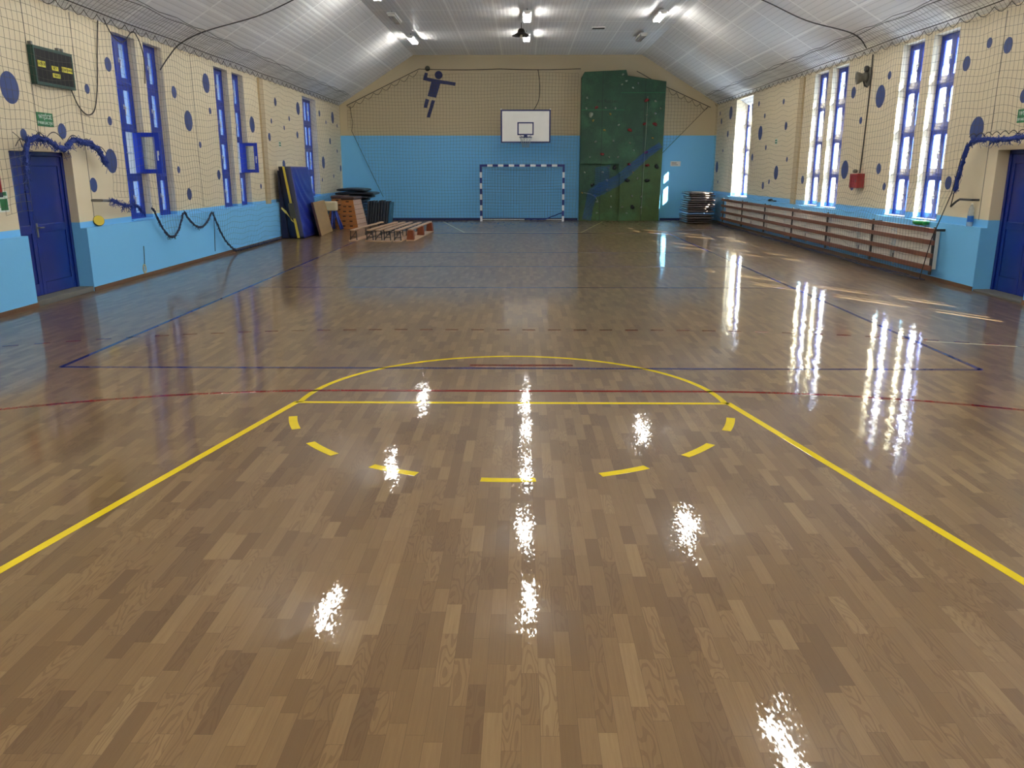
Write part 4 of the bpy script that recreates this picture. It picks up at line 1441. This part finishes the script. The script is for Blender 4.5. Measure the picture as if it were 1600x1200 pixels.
for s in (-1, 1):
    fb.tube([(GX + s * 1.54, GY + .03, 2.02), (GX + s * 1.54, GY + .45, 1.95), (GX + s * 1.54, GY + .72, .03), (GX + s * 1.54, GY + .03, .02)], .018, 8)
fb.tube([(GX - 1.54, GY + .72, .03), (GX + 1.54, GY + .72, .03)], .02, 8)
obj('rear_frame', fb, M['goal_white'], t)
def gn(i, j):
    x = GX - 1.52 + i * .1
    f = j / 23
    if f < .2:
        y, z = GY + .05 + (f / .2) * .38, 2.02 - f * .5 - .05 * math.sin(PI * i / 30) * (f / .2)
    else:
        g = (f - .2) / .8
        y, z = GY + .43 + g * .27, 1.92 * (1 - g) + .03 - .05 * math.sin(PI * i / 30) * (1 - g)
    return (x, y + .02 * math.sin(i * .8 + j * .4), z)
gm = net_sheet(31, 24, gn, lambda p: True, .0032)
for s in (-1, 1):
    P, E, ix = [], [], {}
    for i in range(7):
        for j in range(20):
            y = GY + .05 + i * .1
            z = .04 + j * .1
            if y < GY + .45 + (1.95 - z) * .14:
                ix[i, j] = len(P); P.append((GX + s * 1.52, y, z))
    for (i, j), a in ix.items():
        for q in ((i + 1, j), (i, j + 1)):
            if q in ix: E.append((a, ix[q]))
    g2 = cords(P, E, .0032)
    n0 = len(gm.v)
    gm.v += g2.v
    gm.f += [[n0 + q for q in f] for f in g2.f]
    gm.mi += g2.mi
obj('goal_net', gm, M['net'], t)
hm = MB().tube([(GX + .1 + q * .13, GY + .66 + .03 * math.sin(q), .03 + .02 * math.sin(q * 1.7) ** 2 + (.25 * max(0, q - 6) / 5)) for q in range(12)], .02, 5)
obj('net_hem', hm, M['net_blue'], t)

# ------------------------------------------------------------------ basketball backboard
BX, BY, BZ0, BZ1 = .095, 31.1, 2.83, 3.98
t = thing('basketball_hoop', 'white basketball backboard with navy border above the handball goal', 'basketball hoop', (BX, BY, BZ0))
obj('backboard', MB().box(BX - .9, BX + .9, BY, BY + .03, BZ0, BZ1), M['white'], t)
def frame_rect(x0, x1, z0, z1, w, y0, y1):
    return MB().box(x0, x1, y0, y1, z0, z0 + w).box(x0, x1, y0, y1, z1 - w, z1).box(x0, x0 + w, y0, y1, z0 + w, z1 - w).box(x1 - w, x1, y0, y1, z0 + w, z1 - w)
obj('border', frame_rect(BX - .9, BX + .9, BZ0, BZ1, .05, BY - .004, BY), M['navy'], t)
obj('target_square', frame_rect(BX - .30, BX + .29, 3.10, 3.55, .045, BY - .004, BY), M['navy'], t)
zr = 3.02
rim = MB().tube([(BX + .225 * math.cos(k * PI / 12), BY - .38 + .225 * math.sin(k * PI / 12), zr) for k in range(25)], .011, 8)
rim.box(BX - .06, BX + .06, BY - .16, BY, zr - .02, zr + .1)
rim.tube([(BX - .2, BY - .02, 3.1), (BX - .12, BY - .3, zr)], .008, 6).tube([(BX + .2, BY - .02, 3.1), (BX + .12, BY - .3, zr)], .008, 6)
o = obj('rim', rim, M['navy'], t)
P, E = [], []
for j in range(5):
    r = .22 - .03 * j
    for k in range(12):
        a = (k + .5 * (j % 2)) * 2 * PI / 12
        P.append((BX + r * math.cos(a), BY - .38 + r * math.sin(a), zr - .09 * j))
for j in range(4):
    for k in range(12):
        a = j * 12 + k
        if j % 2 == 0:
            E += [(a, (j + 1) * 12 + k), (a, (j + 1) * 12 + (k - 1) % 12)]
        else:
            E += [(a, (j + 1) * 12 + k), (a, (j + 1) * 12 + (k + 1) % 12)]
obj('hoop_net', cords(P, E, .006), M['net_pale'], t)
for s in (-1, 1):
    for za, zb in ((3.7, 3.9), (3.0, 3.4)):
        obj('wall_bracket', MB().tube([(BX + s * .45, BY + .03, za), (BX + s * .45, YB, zb)], .025, 8), M['steel'], t)
for s in (-1, 1):
    obj('corner_clip', MB().box(BX + s * .86, BX + s * .91, BY - .006, BY + .036, BZ1 - .005, BZ1 + .035), M['white_metal'], t)
cable([(.55, 32.44, 5.48), (.62, 32.44, 4.9), (.58, 32.44, 4.4), (.4, 32.3, 4.05)], .012, 'dark cable hanging down to the top of the basketball backboard')

# ------------------------------------------------------------------ climbing wall
YC = 32.0
t = thing('climbing_wall', 'tall green climbing wall with scattered holds on the far wall', 'climbing wall', (2.15, YC, 0))
mb = MB()
mb.prism([(2.15, 2.1), (3.60, 2.1), (3.60, 1.75), (3.66, 1.72), (3.66, 0), (5.18, 0), (5.25, 5.02), (3.83, 5.22), (3.77, 5.42), (2.25, 5.35), (2.15, 5.18)], 'y', YB - .02, YC)
obj('panel', mb, M['climb'], t, bevel=.01)
obj('lower_panel', MB().box(2.15, 3.66, YC + .12, YB - .02, 0, 2.1), M['climb'], t)
ed = MB()
for z, a, b in ((4.03, 2.15, 3.75), (4.63, 3.6, 5.23)):
    ed.box(a, b, YC - .004, YC, z - .008, z + .008)
o = obj('joint_strip', ed, M['sign_green'], t); o['label'] = 'pale green strip over a panel joint'
HOLDS = [(2.51, 3.85, 'b'), (2.97, 2.45, 'r'), (2.71, 4.11, 'r'), (3.97, 3.31, 'r'), (3.99, 2.08, 'r'), (4.67, 2.05, 'r'), (2.36, 4.45, 'w'), (2.34, 4.08, 'w'), (3.05, 4.1, 'w'), (3.41, 4.08, 'w'), (3.55, 3.49, 'w'), (3.03, 3.31, 'y'), (4.5, 3.53, 'r'), (4.89, 3.52, 'r'), (4.58, 3.85, 'w'), (4.89, 3.9, 'w'), (5.08, 4.08, 'w'), (4.88, 4.33, 'w'), (4.03, 4.8, 'w'), (4.22, 4.95, 'w'), (3.62, 4.91, 'w'), (3.65, 5.26, 'w'), (3.37, 2.93, 'w'), (3.99, 2.85, 'w'), (4.14, 2.59, 'w'), (2.51, 2.35, 'w'), (3.23, 2.34, 'w'), (3.56, 2.35, 'w'), (3.22, 1.96, 'w'), (3.45, 1.96, 'k'), (2.33, 1.79, 'w'), (3.01, 1.8, 'w'), (3.18, 1.5, 'w'), (3.93, 1.5, 'k'), (4.68, 1.49, 'k'), (5.02, 2.0, 'k'), (2.63, 1.33, 'k'), (3.19, 1.14, 'w'), (3.35, .91, 'w'), (4.14, .92, 'w'), (4.49, .9, 'w'), (3.36, .51, 'w'), (3.78, .51, 'w'), (4.49, .5, 'w'), (2.82, .29, 'w'), (3.95, .29, 'w'), (2.82, .71, 'w'), (4.14, 1.8, 'y'), (4.32, 1.57, 'w'), (4.55, 4.36, 'r'), (2.6, 3.65, 'y'), (2.71, 2.9, 'w'), (4.83, 3.03, 'y'), (2.25, 1.04, 'y'), (4.6, 2.51, 'r'), (4.16, .51, 'k'), (3.23, 3.88, 'y'), (3.78, 5.04, 'w')]
HM = dict(b='hold_white', w='hold_white', r='hold_red', y='hold_yellow', k='hold_dark')
rr = random.Random(77)
for x, z, c in HOLDS:
    yb = YC + .12 if (x < 3.64 and z < 2.08) else YC
    s = {'b': .085, 'r': .07, 'k': .08}.get(c, .042) * rr.uniform(.85, 1.15)
    mb = MB()
    n = 9
    for f, h in ((1.0, 0), (1.02, .25), (.8, .6), (.4, .85)):
        for k in range(n):
            a = 2 * PI * k / n
            q = s * f * (1 + .22 * math.sin(a * 2 + x * 7) + .12 * math.sin(a * 3 + z * 5))
            mb.v.append((x + q * math.cos(a), yb - h * s * 1.1, z + q * math.sin(a) * .85 + h * s * .25))
    for l in range(3):
        for k in range(n):
            q = (k + 1) % n
            mb.face((l * n + k, l * n + q, (l + 1) * n + q, (l + 1) * n + k))
    mb.face([3 * n + k for k in range(n)])
    obj('climbing_hold', mb, M[HM[c]], t, smooth=True)
tx = text_mesh('Art Rocker', .17, (3.1, YC - .003, 4.33), (1, 0, 0), U3, (0, -1, 0), .001)
obj('lettering', tx, M['ink'], t)
rp = MB().tube([(4.58, YC - .05, 4.5), (4.56, YC - .05, 3.0), (4.53, YC - .05, 1.6), (4.5, YC - .05, .25)], .008, 5)
o = obj('rope', rp, M['hold_white'], t); o['label'] = 'thin pale climbing rope'
rp = MB().tube([(2.3, YC, 1.05), (2.55, YC - .06, 1.0), (2.75, YC - .06, .9), (2.85, YC - .05, .72)], .012, 5)
obj('rope_tail', rp, M['hold_white'], t)

t = thing('paper_notice', 'white paper notice on the blue far wall right of the climbing wall', 'notice', (5.8, YB, 2.1))
obj('sheet', MB().box(5.62, 6.0, YB - .006, YB, 2.02, 2.2), M['paper'], t)
obj('print', MB().box(5.66, 5.85, YB - .008, YB - .006, 2.12, 2.15).box(5.66, 5.9, YB - .008, YB - .006, 2.06, 2.08), M['steel'], t)

# ------------------------------------------------------------------ stack of brown mats, right
rr = random.Random(15)
n = 14
for k in range(n):
    z0 = .008 + k * .0785
    dx = rr.uniform(-.05, .05) - (.04 if k < 6 else 0)
    pale = k == 4
    mm = M['mat_pale'] if pale else (M['mat_pink'] if k % 3 else M['mat_brown'])
    slab('gym_mat', 5.92 + dx + (.06 if k > 8 else 0), 6.86 + rr.uniform(-.03, .02), 30.2 + rr.uniform(-.05, .05), 31.8 + rr.uniform(-.05, .05), z0, z0 + .076, mm,
         '%s gym mat in the stack by the radiators, %s' % ('pale blue' if pale else 'worn brown', nth[n - 1 - k]), 'brown mats stacked beside the radiators', .006, 40 + k)

# ------------------------------------------------------------------ radiators and their guard
rad_y = [14.45 + k * 1.69 for k in range(9)]
def radiator(label):
    t = thing('radiator', label, 'radiator', (0, 0, 0), 'panel radiators along the right wall')
    L = 1.5
    mb = MB()
    mb.box(.03, .11, 0, L, .2, .86)
    k = 0
    y = .03
    while y < L - .03:
        mb.prism([(.03, y), (.012, y + .012), (.012, y + .034), (.03, y + .046)], 'z', .24, .82)
        y += .06
    obj('panel', mb, M['radiator'], t)
    pp = MB().tube([(.07, L, .27), (.07, L + .08, .27), (.07, L + .08, .12)], .013, 6)
    obj('pipe', pp, M['white_metal'], t)
    obj('valve', MB().box(.05, .1, L + .04, L + .12, .24, .33), M['steel'], t)
    return t
r0 = None
for k, y in enumerate(rad_y):
    lab = 'cream panel radiator behind the slatted guard, %s from the right door' % sord[k]
    if r0 is None:
        r0 = radiator(lab); q = r0
    else:
        q = copy_tree(r0); q['label'] = lab
    q.location = (7.075, y, 0)
t = thing('radiator_guard', 'long brown wooden rail guard in front of the right wall radiators', 'radiator guard', (7.0, 14.25, 0))
for z0, z1 in ((.83, .91), (.63, .71), (.41, .49), (.19, .28)):
    obj('rail', MB().box(6.985, 7.015, 14.24, 29.72, z0, z1), M['rail'], t, bevel=.006)
for y in [14.3 + q * 2.54 for q in range(7)]:
    if y > 29.7: continue
    obj('support_post', MB().box(7.015, 7.045, y, y + .05, .12, .93).box(7.045, 7.2, y + .01, y + .04, .86, .9), M['dark_steel'], t)

# ------------------------------------------------------------------ things on and above the right ledge
t = thing('plastic_bottle', 'clear plastic bottle with blue label standing on the right ledge', 'bottle', (7.25, 13.66, ZL))
o = (7.248, 13.66, ZL)
obj('bottle_body', MB().lathe([(.044, 0), (.047, .02), (.047, .22), (.04, .25), (.042, .27), (.03, .31), (.014, .335), (.013, .35)], o, 20), M['clear'], t, smooth=True)
obj('bottle_label', MB().lathe([(.0475, .07), (.0482, .072), (.0482, .165), (.0475, .167)], o, 20), M['bottle_label'], t, smooth=True)
obj('bottle_cap', MB().lathe([(.016, .345), (.016, .365), (.012, .367)], o, 14), M['white'], t)
t = solo('plastic_bowl', MB().lathe([(.08, 0), (.13, .02), (.15, .06), (.145, .075), (.1, .08), (.02, .085)], (7.11, 15.02, .92), 20), M['green_plastic'], 'green plastic bowl lying on top of the radiator guard', 'bowl', smooth=True)
t = solo('dark_glove', MB().lathe([(.05, 0), (.08, .02), (.07, .05), (.03, .07)], (7.25, 24.75, ZL), 12).tube([(7.25, 24.7, ZL + .03), (7.25, 24.45, ZL + .02), (7.25, 24.2, ZL + .025)], .018, 6), M['black'], 'small dark crumpled item lying on the right ledge between far windows', 'item', smooth=True)
t = thing('hydrant_cabinet', 'small red fire cabinet on the right wall between the window pairs', 'cabinet', (XR, 18.4, 1.5))
obj('cabinet_body', MB().box(7.15, XR, 18.2, 18.64, 1.5, 1.8), M['red_box'], t, bevel=.008)
obj('cabinet_door', MB().box(7.142, 7.15, 18.22, 18.62, 1.52, 1.78), M['red_box'], t, bevel=.003)
obj('latch', MB().box(7.13, 7.142, 18.26, 18.28, 1.62, 1.68), M['steel'], t)
obj('top_fitting', MB().lathe([(.03, 0), (.05, .02), (.05, .06), (.02, .08)], (7.22, 18.55, 1.81), 12), M['grey'], t)
t = thing('wall_horn', 'grey ventilator horn mounted high on the right wall beside a dark cable', 'wall horn', (XR, 18.5, 3.78))
obj('back_plate', MB().lathe([(.2, 0), (.2, .02), (.17, .03)], (XR, 18.55, 3.78), 24, (-1, 0, 0)), M['grey'], t)
obj('horn_body', MB().lathe([(.1, .02), (.11, .08), (.08, .12), (.12, .2), (.13, .24), (.09, .245), (.02, .2)], (XR, 18.55, 3.78), 20, (-1, .15, -.1)), M['grey'], t, smooth=True)
obj('top_motor', MB().lathe([(.04, 0), (.055, .03), (.05, .1), (.02, .12)], (XR - .07, 18.52, 3.88), 12), M['dark_steel'], t, smooth=True)
obj('lower_bracket', MB().tube([(XR - .1, 18.55, 3.7), (XR - .06, 18.55, 3.6), (XR, 18.55, 3.58)], .02, 6), M['dark_steel'], t)

for o in list(bpy.data.objects):
    if '_o' in o:
        del o['_o']

# ------------------------------------------------------------------ light
w = bpy.data.worlds.new('sky')
bpy.context.scene.world = w
w.use_nodes = True
nt = w.node_tree
nt.nodes.clear()
out = nt.nodes.new('ShaderNodeOutputWorld')
bg = nt.nodes.new('ShaderNodeBackground')
tc = nt.nodes.new('ShaderNodeTexCoord')
sx = nt.nodes.new('ShaderNodeSeparateXYZ')
nt.links.new(tc.outputs['Generated'], sx.inputs[0])
mr = nt.nodes.new('ShaderNodeMapRange')
mr.inputs[1].default_value = -0.3
mr.inputs[2].default_value = 0.6
nt.links.new(sx.outputs[0], mr.inputs[0])
nz = nt.nodes.new('ShaderNodeTexNoise')
nz.inputs['Scale'].default_value = 14.0
nz.inputs['Detail'].default_value = 5.0
nt.links.new(tc.outputs['Generated'], nz.inputs['Vector'])
rp = nt.nodes.new('ShaderNodeValToRGB')
rp.color_ramp.elements[0].position = .42
rp.color_ramp.elements[0].color = (.10, .34, .95, 1)
rp.color_ramp.elements[1].position = .66
rp.color_ramp.elements[1].color = (.65, .82, 1.15, 1)
nt.links.new(nz.outputs['Fac'], rp.inputs[0])
sky = mixc(nt, mr.outputs[0], rp.outputs[0], (4.8, 5.7, 6.8, 1))
nt.links.new(sky, bg.inputs[0])
bg.inputs[1].default_value = 1.0
nt.links.new(bg.outputs[0], out.inputs[0])

sun = bpy.data.lights.new('sun', 'SUN')
sun.energy = 62.0
sun.angle = math.radians(.6)
sun.color = (1.0, .93, .80)
so = bpy.data.objects.new('sun', sun)
C.objects.link(so)
so.rotation_euler = Vector((-.474, .764, -.438)).to_track_quat('-Z', 'Y').to_euler()

# light portals only steer the sampling of the sky through the window openings
for wins, x, s in ((LWIN, -7.40, 1), (RWIN, 7.78, -1)):
    for a, b in wins:
        pl = bpy.data.lights.new('window_portal', 'AREA')
        pl.shape = 'RECTANGLE'
        pl.size = b - a
        pl.size_y = WZ1 - WZ0
        pl.cycles.is_portal = True
        po = bpy.data.objects.new('window_portal', pl)
        C.objects.link(po)
        po.matrix_world = Matrix(((0, 0, -s, x), (1, 0, 0, (a + b) / 2), (0, 1 , 0, (WZ0 + WZ1) / 2), (0, 0, 0, 1)))

# ------------------------------------------------------------------ camera
cam = bpy.data.cameras.new('camera')
cam.sensor_width = 36.0
cam.lens = 1285.0 / 1600.0 * 36.0
cam.clip_start = 0.05
co = bpy.data.objects.new('camera', cam)
C.objects.link(co)
co.location = (0, 0, 1.87)
co.rotation_euler = (math.radians(90 - 14.57), 0, math.atan(17 / 1285 * math.cos(math.radians(14.57))))
sc = bpy.context.scene
sc.camera = co
sc.view_settings.view_transform = 'Standard'
sc.view_settings.look = 'None'
sc.view_settings.gamma = 1.0
sc.view_settings.exposure = 1.05
sc.view_settings.use_curve_mapping = False
sc.cycles.max_bounces = 10
sc.cycles.diffuse_bounces = 6
sc.cycles.transparent_max_bounces = 24
sc.cycles.sample_clamp_indirect = 8.0
sc.cycles.caustics_reflective = True
sc.cycles.caustics_refractive = False
sc.cycles.use_denoising = True
